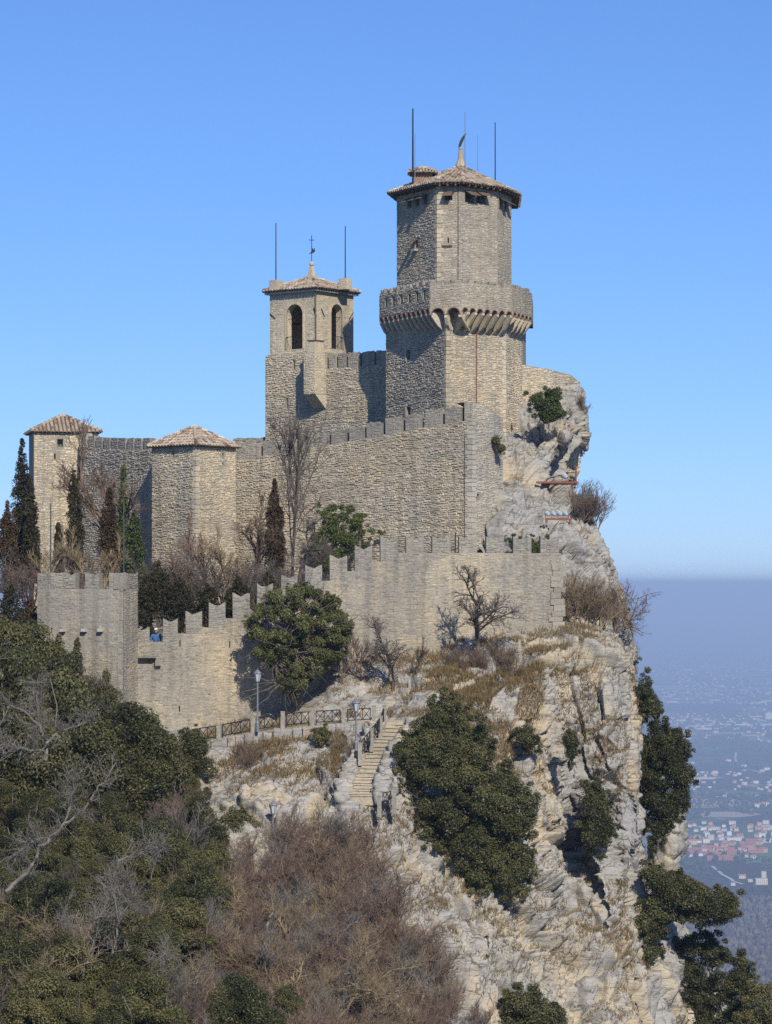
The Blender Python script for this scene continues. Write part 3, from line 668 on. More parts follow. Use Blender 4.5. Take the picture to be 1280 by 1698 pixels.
def tile_roof(root, loc, eave, apex, pitch=.21, seed=0, under=.12, name='roof'):
    # eave: list of 3-D eave corners in order (closed); apex point. Board under the tiles, then rows of half round tiles.
    g = random.Random(seed); apex = Vector(apex); ev = [Vector(e) for e in eave]; n = len(ev)
    b = MB(); lo_ = [e - Vector((0,0,under)) for e in ev]
    vs = ev + lo_ + [apex]
    b.add(vs, [(i, (i+1)%n, 2*n) for i in range(n)] + [(n+i, n+(i+1)%n, (i+1)%n, i) for i in range(n)] + [tuple(range(2*n-1, n-1, -1))], .4)
    roof = b.build(name, M['wood'], root, loc)
    tb = MB()
    for i in range(n):
        A, B = ev[i], ev[(i+1)%n]; e = B-A; Lw = e.length; e = e/Lw; nrm = e.cross(apex-A).normalized()
        if nrm.z < 0: nrm = -nrm
        up = nrm.cross(e).normalized()
        if up.dot(apex-A) < 0: up = -up
        fa = (apex-A).dot(e); hgt = (apex-A).dot(up)
        u = pitch/2
        while u < Lw:
            lim = hgt*(u/fa if u < fa else (Lw-u)/(Lw-fa)); s = -.12
            while s < lim:
                ln = .40; s1 = min(s+ln, lim+.05); r0, r1 = pitch*.40, pitch*.32; k = 4; rr = g.random()*.8 + .2*g.random()
                o0 = .045 + g.uniform(-.012,.016); ring = []
                for (q, rad, lift) in ((s, r0, o0+.03), (s1, r1, o0-.005)):
                    for j in range(k+1):
                        an = math.pi*j/k; ring.append(A + e*(u + rad*math.cos(an) + g.uniform(-.006,.006)) + up*q + nrm*(rad*.9*math.sin(an)+lift-.03))
                fsx = [(j, j+1, k+2+j, k+1+j) for j in range(k)] + [tuple(range(k, -1, -1))]
                tb.add(ring, fsx, rr); s += ln - .03
            u += pitch
        # hip tiles
        hp = apex - A; hl = hp.length; s = 0.0; hp = hp/hl
        while s < hl-.1:
            s1 = min(s+.42, hl); tb.tube([A+hp*s+Vector((0,0,.09)), A+hp*s1+Vector((0,0,.06))], [.12,.10], 6, g.random()); s += .38
    stuff(tb.build('roof_tiles', M['tile'], roof))
    return roof
def poly_off(pts, d):      # offset a clockwise-from-above front-first plan polygon outwards
    n = len(pts); out = []; pts = [Vector(p) for p in pts]; cen = sum(pts, Vector((0,0)))/n
    for i in range(n):
        a, b, c = pts[i-1], pts[i], pts[(i+1)%n]
        def nn(p, q):
            e = (q-p).normalized(); m = Vector((e.y,-e.x)); return m if m.dot((p+q)/2-cen) > 0 else -m
        n1, n2 = nn(a,b), nn(b,c); m = (n1+n2).normalized(); out.append(b + m*min(d/max(.35, m.dot(n1)), 2.2*d))
    return out

# ------------------------------------------------------------------ the keep
K0 = P(740, 700, 172.8)
keep = thing('keep_tower', K0, 'tall pentagonal stone keep with jutting gallery and tiled roof on the crag', 'tower')
L = [XY(640,179.0), XY(740,172.8), XY(838,175.9), XY(866,179.2), XY(872,186), XY(690,187)]
WL = [Wall(L[i], L[i+1]) for i in range(3)]
zb, zg = 5.0, 16.1+DZ
holes_l = [WL[0].hole(674.5,680,581,596), WL[0].hole(674,680.5,675,688)]
b = MB(); panel(b, WL[0], zb, zg+1, holes_l); panel(b, WL[1], zb, zg+1); panel(b, WL[2], zb, zg+1)
for i in (3,4,5): panel(b, Wall(L[i], L[(i+1)%6]), zb, zg+1)
keepwall = b.build('keep_wall', M['mortar'], keep, K0)
b = MB(); stones(b, WL[0], zb, zg-.2, .16, .30, .015, .075, holes_l, 0, WL[0].L-.2, seed=1)
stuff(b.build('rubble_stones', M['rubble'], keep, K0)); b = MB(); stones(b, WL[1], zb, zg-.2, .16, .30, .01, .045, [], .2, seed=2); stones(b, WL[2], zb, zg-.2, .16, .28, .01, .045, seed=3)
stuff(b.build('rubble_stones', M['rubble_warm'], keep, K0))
b = MB(); quoins(b, WL[0], WL[1], zb, zg+.4, 4); quoins(b, WL[1], WL[2], zb, zg-.5, 5, .3, .2); stuff(b.build('corner_stones', M['quoin'], keep, K0))
for h in holes_l:   # window jambs
    b = MB(); b.extr([WL[0].p3(h[0]-.16,h[2]-.12,.06), WL[0].p3(h[0]-.02,h[2]-.12,.06), WL[0].p3(h[0]-.02,h[3]+.1,.06), WL[0].p3(h[0]-.16,h[3]+.1,.06)], (-WL[0].N.x*.2, -WL[0].N.y*.2, 0)); b.build('window_jamb', M['quoin'], keep, K0)
# gallery
G = [XY(629,178.9), XY(713,172.6), XY(765,171.9), XY(850,174.7), XY(882,178.3), XY(884,186.5), XY(680,188)]
WG = [Wall(G[i], G[i+1]) for i in range(4)]
gz0, gz1 = 16.45+DZ, 18.0+DZ        # parapet body above the little arches
nb = [11, 2, 7, 5]
sl_x = [640, 652.5, 665.5, 678.5, 691.5, 703.5]
slits = [WG[0].hole(x-1.6, x+1.6, 0, 1)[:2] + (17.05+DZ, 17.62+DZ) for x in sl_x]
b = MB(); panel(b, WG[0], gz0, gz1, slits, .48); [panel(b, WG[i], gz0, gz1) for i in (1,2,3)]
for i in (4,5,6): panel(b, Wall(G[i], G[(i+1)%7]), gz0, gz1)
cap(b, G, gz0+.05)
inn = poly_off(G, -.5)
for i in range(7): panel(b, Wall(inn[(i+1)%7], inn[i]), gz0, gz1)
for i in range(7): b.add([(*G[i],gz1),(*G[(i+1)%7],gz1),(*inn[(i+1)%7],gz1),(*inn[i],gz1)], [(0,1,2,3)], .5)
b.build('gallery_wall', M['mortar'], keep, K0)
b = MB(); stones(b, WG[0], gz0, gz1, .15, .28, .012, .05, slits, seed=11)
stones(b, WG[1], gz0, gz1+.02, .16, .3, .008, .028, seed=12); stones(b, WG[2], gz0, gz1+.02, .15, .27, .008, .028, seed=13); stones(b, WG[3], gz0, gz1+.02, .15, .27, .008, .028, seed=14)
stuff(b.build('gallery_stones', M['rubble_grey'], keep, K0))
for i, Wq in enumerate(WG):
    n = nb[i]; step = Wq.L/n
    for k in range(n):
        u0, u1 = k*step, (k+1)*step; cw = min(.2, step*.32)
        # arch panel: rectangle with a semicircle cut out
        a0, a1 = u0+cw*.5, u1-cw*.5; r = (a1-a0)/2; c = (a0+a1)/2; zs = gz0-.03-min(r, .48); ry = min(r, .44)
        arc = [(c - r*math.cos(math.pi*q/8), zs + ry*math.sin(math.pi*q/8)) for q in range(9)]
        bb = MB(); prof = [(u0,zs),(a0,zs)] + arc[1:-1] + [(a1,zs),(u1,zs),(u1,gz0-.004),(u0,gz0-.004)]
        F3 = [Wq.p3(u,z,.004) for u,z in prof]; nB = Wq.N*(-.35)
        # split in two halves so that the faces stay convex enough
        for q in range(len(arc)-1):
            (ua,za),(ub,zb_) = arc[q], arc[q+1]
            bb.hexa([Wq.p3(ua,za,.004),Wq.p3(ub,zb_,.004),Wq.p3(ub,zb_,-.35),Wq.p3(ua,za,-.35)], [Wq.p3(ua,gz0-.004,.004),Wq.p3(ub,gz0-.004,.004),Wq.p3(ub,gz0-.004,-.35),Wq.p3(ua,gz0-.004,-.35)], .5)
        for (ua, ub) in ((u0,a0),(a1,u1)):
            if ub-ua > .01: bb.hexa([Wq.p3(ua,zs,.004),Wq.p3(ub,zs,.004),Wq.p3(ub,zs,-.35),Wq.p3(ua,zs,-.35)], [Wq.p3(ua,gz0-.004,.004),Wq.p3(ub,gz0-.004,.004),Wq.p3(ub,gz0-.004,-.35),Wq.p3(ua,gz0-.004,-.35)], .5)
        bb.build('arch_spandrel', M['rubble_grey'], keep, K0)
        br = MB(); t_ = .085
        for q in range(len(arc)-1):
            (ua,za),(ub,zb_) = arc[q], arc[q+1]
            def out(u, z): d_ = Vector((u-c, (z-zs)*r/ry)); d_ = d_/max(d_.length,1e-6); return (u+d_.x*t_*.8, min(z+d_.y*t_, gz0-.008))
            oa, ob = out(ua,za), out(ub,zb_)
            br.hexa([Wq.p3(ua,za-.004,.03),Wq.p3(ub,zb_-.004,.03),Wq.p3(ub,zb_-.004,-.3),Wq.p3(ua,za-.004,-.3)], [Wq.p3(*oa,.03),Wq.p3(*ob,.03),Wq.p3(*ob,-.3),Wq.p3(*oa,-.3)], .5)
        br.build('brick_arch', M['brick'], keep, K0)
    # corbels: fins running from the gallery edge down to the keep wall
    for k in range(n+1):
        if i > 0 and k == 0: continue
        u = min(max(k*step, .1), Wq.L-.1); o2 = Wq.at(u)
        # depth back to the keep wall along -N
        dep = 1.0
        for Wb in WL:
            den = (-Wq.N).dot(Wb.N)
            if abs(den) > .2:
                s = (Wb.A - o2).dot(Wb.N)/den
                hit = o2 - Wq.N*s; uu = (hit-Wb.A).dot(Wb.U)
                if s > 0 and -.4 <= uu <= Wb.L+.4: dep = s; break
        dep = min(max(dep, .5), 1.7)
        zs = gz0-.06 - min((step-min(.2,step*.32))/2, .48); hw = min(.10, step*.17); drop = .75 if i == 1 else (.55 + .55*dep if dep < 1.2 else 1.15)
        bb = MB(); s_ = [(0,zs+.02),(0,zs-.14),(dep*.55,zs-.14-drop*.62),(dep+.1,zs-.14-drop),(dep+.1,zs+.02)]
        pl = [Wq.p3(u-hw, z, -.02-d_) for d_, z in s_]; bb.extr(pl, (Wq.U.x*2*hw, Wq.U.y*2*hw, 0), rng.uniform(.5,.9)); bb.build('corbel', M['quoin'], keep, K0)
for k, x in enumerate(np.linspace(634, 708, 8)):
    u = WG[0].u(x); merlon(WG[0], u-.26, u+.26, gz1, gz1, gz1+.30, .5, .17, keep, K0, 'merlon')
for Wq, xs in ((WG[1], [718,729,741,752.5,762]), (WG[2], [771,782,793,804,815,826,837,846]), (WG[3], [854,861.5,869,876])):
    for x in xs: u = Wq.u(x); hw = .2 if Wq is not WG[3] else .26; u = min(max(u, hw), Wq.L-hw); merlon(Wq, u-hw, u+hw, gz1, gz1, gz1+rng.uniform(.12,.26), .5, .05, keep, K0, 'merlon')
# upper tower
Ug = [XY(658,178.0), XY(725,173.6), XY(764,173.3), XY(825,175.6), XY(848,178.4), XY(846,184), XY(690,185.5)]
WU = [Wall(Ug[i], Ug[i+1]) for i in range(4)]; uz0, uz1 = 16.2+DZ, 24.35+DZ
hs = {0: [WU[0].hole(688,692.5,398,411)] + [WU[0].hole(x-3.2,x+3.2,0,1)[:2] + (23.35+DZ,23.95+DZ) for x in (679,692,705)],
      1: [WU[1].hole(742,744.4,394,403), WU[1].hole(737,750,319,332)], 2: [WU[2].hole(771,786,318,336), WU[2].hole(789.5,805,319,338)],
      3: [WU[3].hole(828,833,0,1)[:2] + (23.2+DZ,23.9+DZ), WU[3].hole(836,841,0,1)[:2] + (23.2+DZ,23.9+DZ)]}
b = MB(); [panel(b, WU[i], uz0, uz1, hs[i], .7) for i in range(4)]
for i in (4,5,6): panel(b, Wall(Ug[i], Ug[(i+1)%7]), uz0, uz1)
cap(b, Ug, uz1); b.build('upper_wall', M['mortar'], keep, K0)
b = MB(); stones(b, WU[0], uz0, uz1, .17, .33, .012, .05, hs[0], 0, WU[0].L-.15, seed=21)
for i in (1,2,3): stones(b, WU[i], uz0, uz1, .17, .34, .006, .024, hs[i], .15 if i == 1 else 0, seed=21+i)
stuff(b.build('upper_stones', M['rubble_grey'], keep, K0))
b = MB(); quoins(b, WU[0], WU[1], uz0, uz1, 6); stuff(b.build('corner_stones', M['quoin'], keep, K0))
b = MB(); u = WU[1].u(741.5); zz = WU[1].z(741.5, 409); b.extr([WU[1].p3(u-.33,zz,.1),WU[1].p3(u+.33,zz,.1),WU[1].p3(u+.33,zz+.1,.1),WU[1].p3(u-.33,zz+.1,.1)], (-WU[1].N.x*.15,-WU[1].N.y*.15,0)); b.build('slit_sill', M['wood'], keep, K0)
b = MB(); h = hs[0][0]; b.extr([WU[0].p3(h[0]-.05,h[2]-.22,.3),WU[0].p3(h[1]+.08,h[2]-.22,.3),WU[0].p3(h[1]+.08,h[2]-.1,.3),WU[0].p3(h[0]-.05,h[2]-.1,.3)], (-WU[0].N.x*.33,-WU[0].N.y*.33,0)); b.build('slit_sill', M['quoin'], keep, K0)
for i in range(4):
    for h in hs[i]:
        if h[1]-h[0] < .2: continue
        b = MB(); zt = h[3]+.03; q = [WU[i].p3(h[0]-.04,zt,.03),WU[i].p3(h[1]+.04,zt,.03),WU[i].p3(h[1]+.04,zt-.32,.6),WU[i].p3(h[0]-.04,zt-.32,.6)]
        b.extr(q, (0,0,.04)); b.build('shutter', M['wood'], keep, K0)
ev = poly_off(Ug, .54); apx = P(764, 277, 178.5)
tile_roof(keep, K0, [(p.x,p.y,uz1+.14) for p in ev], apx, .26, 31, .10)
for i in range(4):     # rafter ends under the eaves
    n = int(WU[i].L/.5)
    for k in range(n):
        b = MB(); u = (k+.5)*WU[i].L/n; q = WU[i].at(u, .27); b.obox(q, WU[i].U, WU[i].N, .05, .26, uz1-.08, uz1+.02); b.build('rafter', M['wood'], keep, K0)
# roof lantern, finial, feather vane
b = MB(); c = P(701, 296, 177.6); b.obox(c, (1,0), (0,1), .62, .6, c.z-.5, c.z+.28); b.build('roof_hatch', M['brick'], keep, K0)
hx = .85; tile_roof(keep, K0, [(c.x-hx,c.y-hx,c.z+.3),(c.x+hx,c.y-hx,c.z+.3),(c.x+hx,c.y+hx,c.z+.3),(c.x-hx,c.y+hx,c.z+.3)], (c.x,c.y,c.z+.68), .2, 32, .06, 'hatch_roof')
b = MB(); b.lathe(apx, [(.42,-.35),(.36,.1),(.2,.5),(.13,1.15),(.15,1.2),(.08,1.3)], 8); fin = b.build('finial', M['quoin'], keep, K0)
b = MB(); t0 = apx + Vector((0,0,1.25)); fe = []
for s in range(9):
    q = s/8; fe.append((t0 + Vector((-.10+.05*math.sin(q*3)+.42*q*q, 0, .95*q)), .09*math.sin(math.pi*(.12+.8*q))+.02))
pl = [p + Vector((-r_,0,0)) for p, r_ in fe] + [p + Vector((r_,0,0)) for p, r_ in fe[::-1]]
for s in range(8): b.extr([pl[s], pl[17-s], pl[16-s], pl[s+1]], (0,.05,0))
b.build('feather_vane', M['iron'], keep, K0)
def rod(root, loc, px, y0, y1, Y, r, m, name='antenna_pole', k=6):
    b = MB(); b.tube([P(px,y1,Y), P(px,y0,Y)], [r, r*.7], k); return b.build(name, m, root, loc)
rod(keep, K0, 684.5, 180, 306, 176.8, .07, M['iron'], 'flagpole'); rod(keep, K0, 688, 222, 306, 176.5, .03, M['galv']); rod(keep, K0, 771, 186, 296, 176, .035, M['galv'])
rod(keep, K0, 792, 224, 292, 179, .025, M['galv']); rod(keep, K0, 821, 203, 306, 177.5, .045, M['iron'])
b = MB(); W1 = WU[1]; u = W1.L-.16; b.tube([W1.p3(u,uz0+1,.06), W1.p3(u,uz1,.06)], .018, 5); b.build('lightning_cable', M['iron'], keep, K0)
b = MB(); W1 = WL[1]; u = W1.u(789); b.tube([W1.p3(u, W1.z(789,700), .08), W1.p3(u, W1.z(789,549), .08)], .03, 6); b.build('downpipe', M['rust'], keep, K0)

# ------------------------------------------------------------------ bell tower with its wall
B0 = P(525, 720, 182)
bell = thing('bell_tower', B0, 'square belfry with arched openings and tiled roof on a grey rubble base', 'tower')
A_, B_ = XY(440,188.6), XY(650,181.8); WB = Wall(A_, B_)
TH = 4.2
hb = [WB.hole(485.5,489,597,612), WB.hole(474,477,661,676)]
ub = WB.u(541)
zl, zr = 14.72+DZ, 13.60+DZ
b = MB(); panel(b, WB, 4.5, lambda u: zl if u < ub-.001 else zr, hb, .6, [ub-.002, ub])
bk = [WB.at(0,-TH), WB.at(WB.L,-TH)]; 
panel(b, Wall(WB.at(0,-TH), WB.A), 4.5, zl); panel(b, Wall(bk[1], bk[0]), 4.5, zr); 
cap(b, [WB.at(0), WB.at(ub-.002), WB.at(ub-.002,-TH), bk[0]], zl); cap(b, [WB.at(ub), WB.at(WB.L), bk[1], WB.at(ub,-TH)], zr)
b.add([WB.p3(ub-.001,zr), WB.p3(ub-.001,zr,-TH), WB.p3(ub-.001,zl,-TH), WB.p3(ub-.001,zl)], [(0,1,2,3)], .5)
b.build('base_wall', M['mortar'], bell, B0)
b = MB(); stones(b, WB, 4.5, lambda u: zl if u < ub else zr, .16, .29, .02, .085, hb, seed=41); stuff(b.build('rubble_stones', M['rubble'], bell, B0))
for x0, x1 in ((545,557),(560.5,573),(577,597),(600.5,621),(624,641)):
    merlon(WB, WB.u(x0), WB.u(x1), zr, zr, zr+1.0, .45, 0, bell, B0, 'merlon')
for x0, x1 in ((444,462),(466,483),(488,503)):
    merlon(WB, WB.u(x0), WB.u(x1), zl, zl, zl+.12, .3, 0, bell, B0, 'coping')
# box machicolation (bretesse) hung on the wall
ur = WB.u(541.5); wd, dp = 1.0, 1.25
c3 = lambda u, d, z: WB.p3(u, z, d)
zt, zo, zi = 14.67+DZ, WB.z(530,655)-.0, WB.z(535,677)
b = MB(); b.hexa([c3(ur-wd,dp,zo),c3(ur,dp,zo),c3(ur,.02,zo),c3(ur-wd,.02,zo)], [c3(ur-wd,dp,zt),c3(ur,dp,zt),c3(ur,.02,zt),c3(ur-wd,.02,zt)], .6); box_ = b.build('box_bay', M['rubble_grey'], bell, B0)
WF = Wall(WB.at(ur-wd,dp+.002), WB.at(ur,dp+.002)); WR = Wall(WB.at(ur+.002,dp), WB.at(ur+.002,.02))
b = MB(); stones(b, WF, zo, zt, .18, .3, .01, .035, seed=42); stones(b, WR, zo, zt, .2, .34, .005, .018, seed=43); stuff(b.build('box_bay_stones', M['ashlar'], bell, B0))
for k in range(4):
    u = ur-wd+.12+k*(wd-.24)/3; b = MB(); b.extr([c3(u-.1,dp-.02,zo-.002),c3(u-.1,.0,zo-.002),c3(u-.1,.0,zi),c3(u-.1,.12,zi)], (WB.U.x*.2,WB.U.y*.2,0), .7); b.build('corbel', M['quoin'], bell, B0)
b = MB(); b.hexa([c3(ur-.62,dp-.02,zt),c3(ur-.02,dp-.02,zt),c3(ur-.02,.3,zt),c3(ur-.62,.3,zt)], [c3(ur-.62,dp-.02,zt+.75),c3(ur-.02,dp-.02,zt+.75),c3(ur-.02,.3,zt+.75),c3(ur-.62,.3,zt+.75)], .7); b.build('bay_pier', M['ashlar'], bell, B0)
b = MB(); b.hexa([c3(ur-.68,dp+.04,zt+.752),c3(ur+.04,dp+.04,zt+.752),c3(ur+.04,.25,zt+.752),c3(ur-.68,.25,zt+.752)], [c3(ur-.68,dp+.04,zt+.82),c3(ur+.04,dp+.04,zt+.82),c3(ur+.04,.25,zt+.82),c3(ur-.68,.25,zt+.82)], .2); b.build('pier_cap', M['wood'], bell, B0)
# belfry
cc = WB.at(WB.u(524), -.12); ul = WB.U; nn = WB.N
ll = (cc - WB.at(WB.u(445.5), -.12)).length; lr = 4.0
C = [cc - ul*ll, cc, cc - nn*lr, cc - nn*lr - ul*ll]
W1, W2 = Wall(C[0], C[1]), Wall(C[1], C[2]); bz0, bz1 = 14.57+DZ, 18.95+DZ
def arch_panel(mb, W, z0, z1, u0, u1, zs0, zsp, depth):
    r = (u1-u0)/2; c = (u0+u1)/2; n = 12
    arc = [(c - r*math.cos(math.pi*q/n), zsp + r*math.sin(math.pi*q/n)) for q in range(n+1)]
    Q = lambda *a: mb.add(list(a), [(0,1,2,3)], .5)
    Q(W.p3(0,z0),W.p3(u0,z0),W.p3(u0,z1),W.p3(0,z1)); Q(W.p3(u1,z0),W.p3(W.L,z0),W.p3(W.L,z1),W.p3(u1,z1)); Q(W.p3(u0,z0),W.p3(u1,z0),W.p3(u1,zs0),W.p3(u0,zs0))
    for (a, za), (b2, zb2) in zip(arc[:-1], arc[1:]):
        Q(W.p3(a,za),W.p3(b2,zb2),W.p3(b2,z1),W.p3(a,z1)); Q(W.p3(a,za),W.p3(a,za,-depth),W.p3(b2,zb2,-depth),W.p3(b2,zb2))
    Q(W.p3(u0,zs0),W.p3(u0,zs0,-depth),W.p3(u0,zsp,-depth),W.p3(u0,zsp)); Q(W.p3(u1,zs0),W.p3(u1,zsp),W.p3(u1,zsp,-depth),W.p3(u1,zs0,-depth)); Q(W.p3(u0,zs0),W.p3(u1,zs0),W.p3(u1,zs0,-depth),W.p3(u0,zs0,-depth))
    # inner leaf
    Q(W.p3(0,z0,-depth),W.p3(0,z1,-depth),W.p3(u0,z1,-depth),W.p3(u0,z0,-depth)); Q(W.p3(u1,z0,-depth),W.p3(u1,z1,-depth),W.p3(W.L,z1,-depth),W.p3(W.L,z0,-depth)); Q(W.p3(u0,z0,-depth),W.p3(u0,zs0,-depth),W.p3(u1,zs0,-depth),W.p3(u1,z0,-depth))
    for (a, za), (b2, zb2) in zip(arc[:-1], arc[1:]): Q(W.p3(a,za,-depth),W.p3(a,z1,-depth),W.p3(b2,z1,-depth),W.p3(b2,zb2,-depth))
    return arc
b = MB(); arches = []
for W_, x0, x1 in ((W1,475,502), (W2,549,567.5)):
    u0, u1 = W_.u(x0), W_.u(x1); zs0 = W_.z((x0+x1)/2, 579); ztop = W_.z((x0+x1)/2, 504.5)
    arches.append((W_, u0, u1, zs0, ztop-(u1-u0)/2, arch_panel(b, W_, bz0, bz1, u0, u1, zs0, ztop-(u1-u0)/2, .55)))
panel(b, Wall(C[2], C[3]), bz0, bz1); panel(b, Wall(C[3], C[0]), bz0, bz1); cap(b, C, bz1); cap(b, C, bz0+.3)
b.build('belfry_wall', M['ashlar'], bell, B0)
b = MB()
for W_, u0, u1, zs0, zsp, arc in arches:
    ex = [(u0-.2, u1+.2, zs0, zsp+(u1-u0)/2+.2)]
    stones(b, W_, bz0, bz1-.25, .17, .42, .004, .016, ex, 0.02, W_.L-.02, seed=45, gap=.007)
stuff(b.build('belfry_stones', M['ashlar'], bell, B0))
for W_, u0, u1, zs0, zsp, arc in arches:
    c = (u0+u1)/2; r = (u1-u0)/2
    ring = [(u0, zs0)] + arc + [(u1, zs0)]
    b = MB()
    for (a, za), (b2, zb2) in zip(ring[:-1], ring[1:]):
        def ou(u, z):
            if z <= zsp+1e-6: return (u-.16 if u < c else u+.16, z)
            d_ = Vector((u-c, z-zsp)).normalized(); return (u+d_.x*.16, z+d_.y*.16)
        o1, o2 = ou(a,za), ou(b2,zb2)
        b.hexa([W_.p3(a,za,.03),W_.p3(b2,zb2,.03),W_.p3(b2,zb2,-.1),W_.p3(a,za,-.1)], [W_.p3(*o1,.03),W_.p3(*o2,.03),W_.p3(*o2,-.1),W_.p3(*o1,-.1)])
    b.build('arch_surround', M['quoin'], bell, B0)
    b = MB()      # iron guard in the opening
    zr_ = zs0+.85
    for (ua, da, ub_, db) in ((u0+.05,-.12,u0+.05,.12),(u0+.05,.12,u1-.05,.12),(u1-.05,.12,u1-.05,-.12)):
        b.tube([W_.p3(ua,zr_,da), W_.p3(ub_,zr_,db)], .018, 5)
    for q in range(8): uu = u0+.05+(u1-u0-.1)*q/7; b.tube([W_.p3(uu,zs0,.12), W_.p3(uu,zr_,.12)], .011, 4)
    b.build('guard_rail', M['iron'], bell, B0)
    b = MB(); b.tube([W_.p3(u0,zsp-.25,-.2), W_.p3(u1,zsp-.25,-.2)], .02, 5); b.build('tie_bar', M['iron'], bell, B0)
ctr = (C[0]+C[2])/2
b = MB(); b.lathe((ctr.x, ctr.y, 15.9+DZ), [(.02,1.05),(.22,1.0),(.30,.75),(.36,.35),(.5,.05),(.52,0),(.46,0)][::-1], 14); b.build('bell', M['bronze'], bell, B0, True)
b = MB(); b.obox(ctr, ul, nn, 1.6, .1, 16.96+DZ, 17.16+DZ); b.tube([(ctr.x-.8,ctr.y,15.0+DZ),(ctr.x+.5,ctr.y-.4,17.0+DZ)], .07, 5); b.build('bell_frame', M['wood'], bell, B0)
for W_, q in ((W1,(448,457,520,528)), (W1,(521,525,510,525)), (W2,(532,537,512,525)), (W2,(578,585,518,529))):
    b = MB(); x0,x1,y0,y1 = q
    if x0 > 570: y0, y1 = y1, y0
    b.tube([W_.p3(min(max(W_.u(x0),.02),W_.L), W_.z(x0,y0), .05), W_.p3(min(max(W_.u(x1),.02),W_.L-.02), W_.z(x1,y1), .05)], .03, 5); b.build('anchor_bar', M['iron'], bell, B0)
evb = poly_off(C, .36)
b = MB(); cor = poly_off(C, .26); b.add([(p.x,p.y,bz1+.01) for p in cor] + [(p.x,p.y,bz1+.14) for p in cor], [(0,1,2,3),(7,6,5,4)] + [(i,4+i,4+(i+1)%4,(i+1)%4) for i in range(4)], .8); b.build('cornice', M['lime'], bell, B0)
apb = Vector((ctr.x, ctr.y, bz1+1.25)); tile_roof(bell, B0, [(p.x,p.y,bz1+.24) for p in evb], apb, .26, 46, .08)
b = MB(); b.obox(ctr, ul, nn, .42, .42, apb.z-.25, apb.z+.08); b.lathe(apb, [(.30,.07),(.14,.78),(.10,.82)], 4); b.lathe(apb+Vector((0,0,.80)), [(.06,0),(.15,.06),(.18,.16),(.15,.27),(.05,.32)], 10); b.build('finial', M['quoin'], bell, B0)
b = MB(); tp = apb + Vector((0,0,1.1)); b.tube([tp, tp+Vector((0,0,1.85))], .028, 6); b.tube([tp+Vector((-.2,0,1.52)), tp+Vector((.2,0,1.52))], .024, 5)
b.extr([tp+Vector(q) for q in ((-.2,0,.55),(.1,0,.62),(.24,0,.72),(.2,0,1.0),(.1,0,.85),(.04,0,1.02),(-.02,0,.72))], (0,.03,0)); b.build('cross_vane', M['iron'], bell, B0)
for px, y0, dx in ((457.5,370,447), (572.5,375,564)):
    q = P(px, 470, 188.2 if px < 500 else 187.2)
    b = MB(); b.obox(q, ul, nn, .34, .34, bz1+.25, bz1+1.0); b.build('roof_pier', M['quoin'], bell, B0)
    b = MB(); b.tube([(q.x,q.y,bz1+.9), P(px, y0, q.y)], [.055,.04], 6); b.build('antenna_pole', M['pole'], bell, B0)
b = MB(); b.tube([W1.p3(W1.L-.05,15.5+DZ,.08), W1.p3(W1.L-.05,bz1+.5,.12)], .03, 5); b.build('downpipe', M['rust'], bell, B0)

# ------------------------------------------------------------------ inner curtain wall
C0 = P(600, 940, 170)
inner = thing('inner_curtain_wall', C0, 'long high rubble curtain wall with square merlons climbing to the keep', 'wall')
WI = Wall(XY(386,175.6), XY(783,166.5)); WIr = Wall(XY(783,166.5), XY(834,169.6))
ptsu = [(386,764),(470,750),(560,735),(650,718),(720,706),(783,696)]
zt_i = lambda u: float(np.interp(u, [WI.u(x) for x,_ in ptsu], [WI.z(x,y) for x,y in ptsu]))
zr_i = lambda u: float(np.interp(u, [0, WIr.L*.35, WIr.L], [10.05+DZ, 9.95+DZ, 9.25+DZ]))
b = MB(); panel(b, WI, -2.5, zt_i, splits=[WI.L*k/14 for k in range(1,14)])
hw = [WIr.hole(785.5,795,819,829)]; panel(b, WIr, -2.5, zr_i, hw, .5, [WIr.L*.35])
bq = [WI.at(0,-1.0), WI.at(WI.L-.6,-1.0)]
panel(b, Wall(WI.at(WI.L,-1.0), WI.at(0,-1.0)), -2.5, lambda u: zt_i(WI.L-u), splits=[WI.L*k/14 for k in range(1,14)])
for k in range(14):
    a, c = WI.L*k/14, WI.L*(k+1)/14; b.add([WI.p3(a,zt_i(a)),WI.p3(c,zt_i(c)),WI.p3(c,zt_i(c),-1),WI.p3(a,zt_i(a),-1)], [(0,1,2,3)], .5)
q = [WIr.p3(0,zr_i(0)),WIr.p3(WIr.L*.35,zr_i(WIr.L*.35)),WIr.p3(WIr.L,zr_i(WIr.L)),WIr.p3(WIr.L,zr_i(WIr.L),-1.2),WIr.p3(0,zr_i(0),-1.2)]; b.add(q, [(0,1,2,3,4)], .5)
panel(b, Wall(WIr.at(WIr.L), WIr.at(WIr.L,-1.2)), -2.5, zr_i(WIr.L)); panel(b, Wall(WIr.at(WIr.L,-1.2), WIr.at(0,-1.2)), 5, 9.25+DZ)
b.build('curtain_wall', M['mortar'], inner, C0)
b = MB(); stones(b, WI, -2.5, zt_i, .165, .30, .015, .085, (), 0, WI.L-.25, slope=.028, seed=51); stuff(b.build('rubble_stones', M['rubble'], inner, C0))
b = MB(); stones(b, WIr, -2.5, zr_i, .17, .30, .008, .04, hw, .1, seed=52); quoins(b, WI, WIr, -2.5, 9.0+DZ, 53, .5, .35); stuff(b.build('corner_stones', M['lime'], inner, C0))
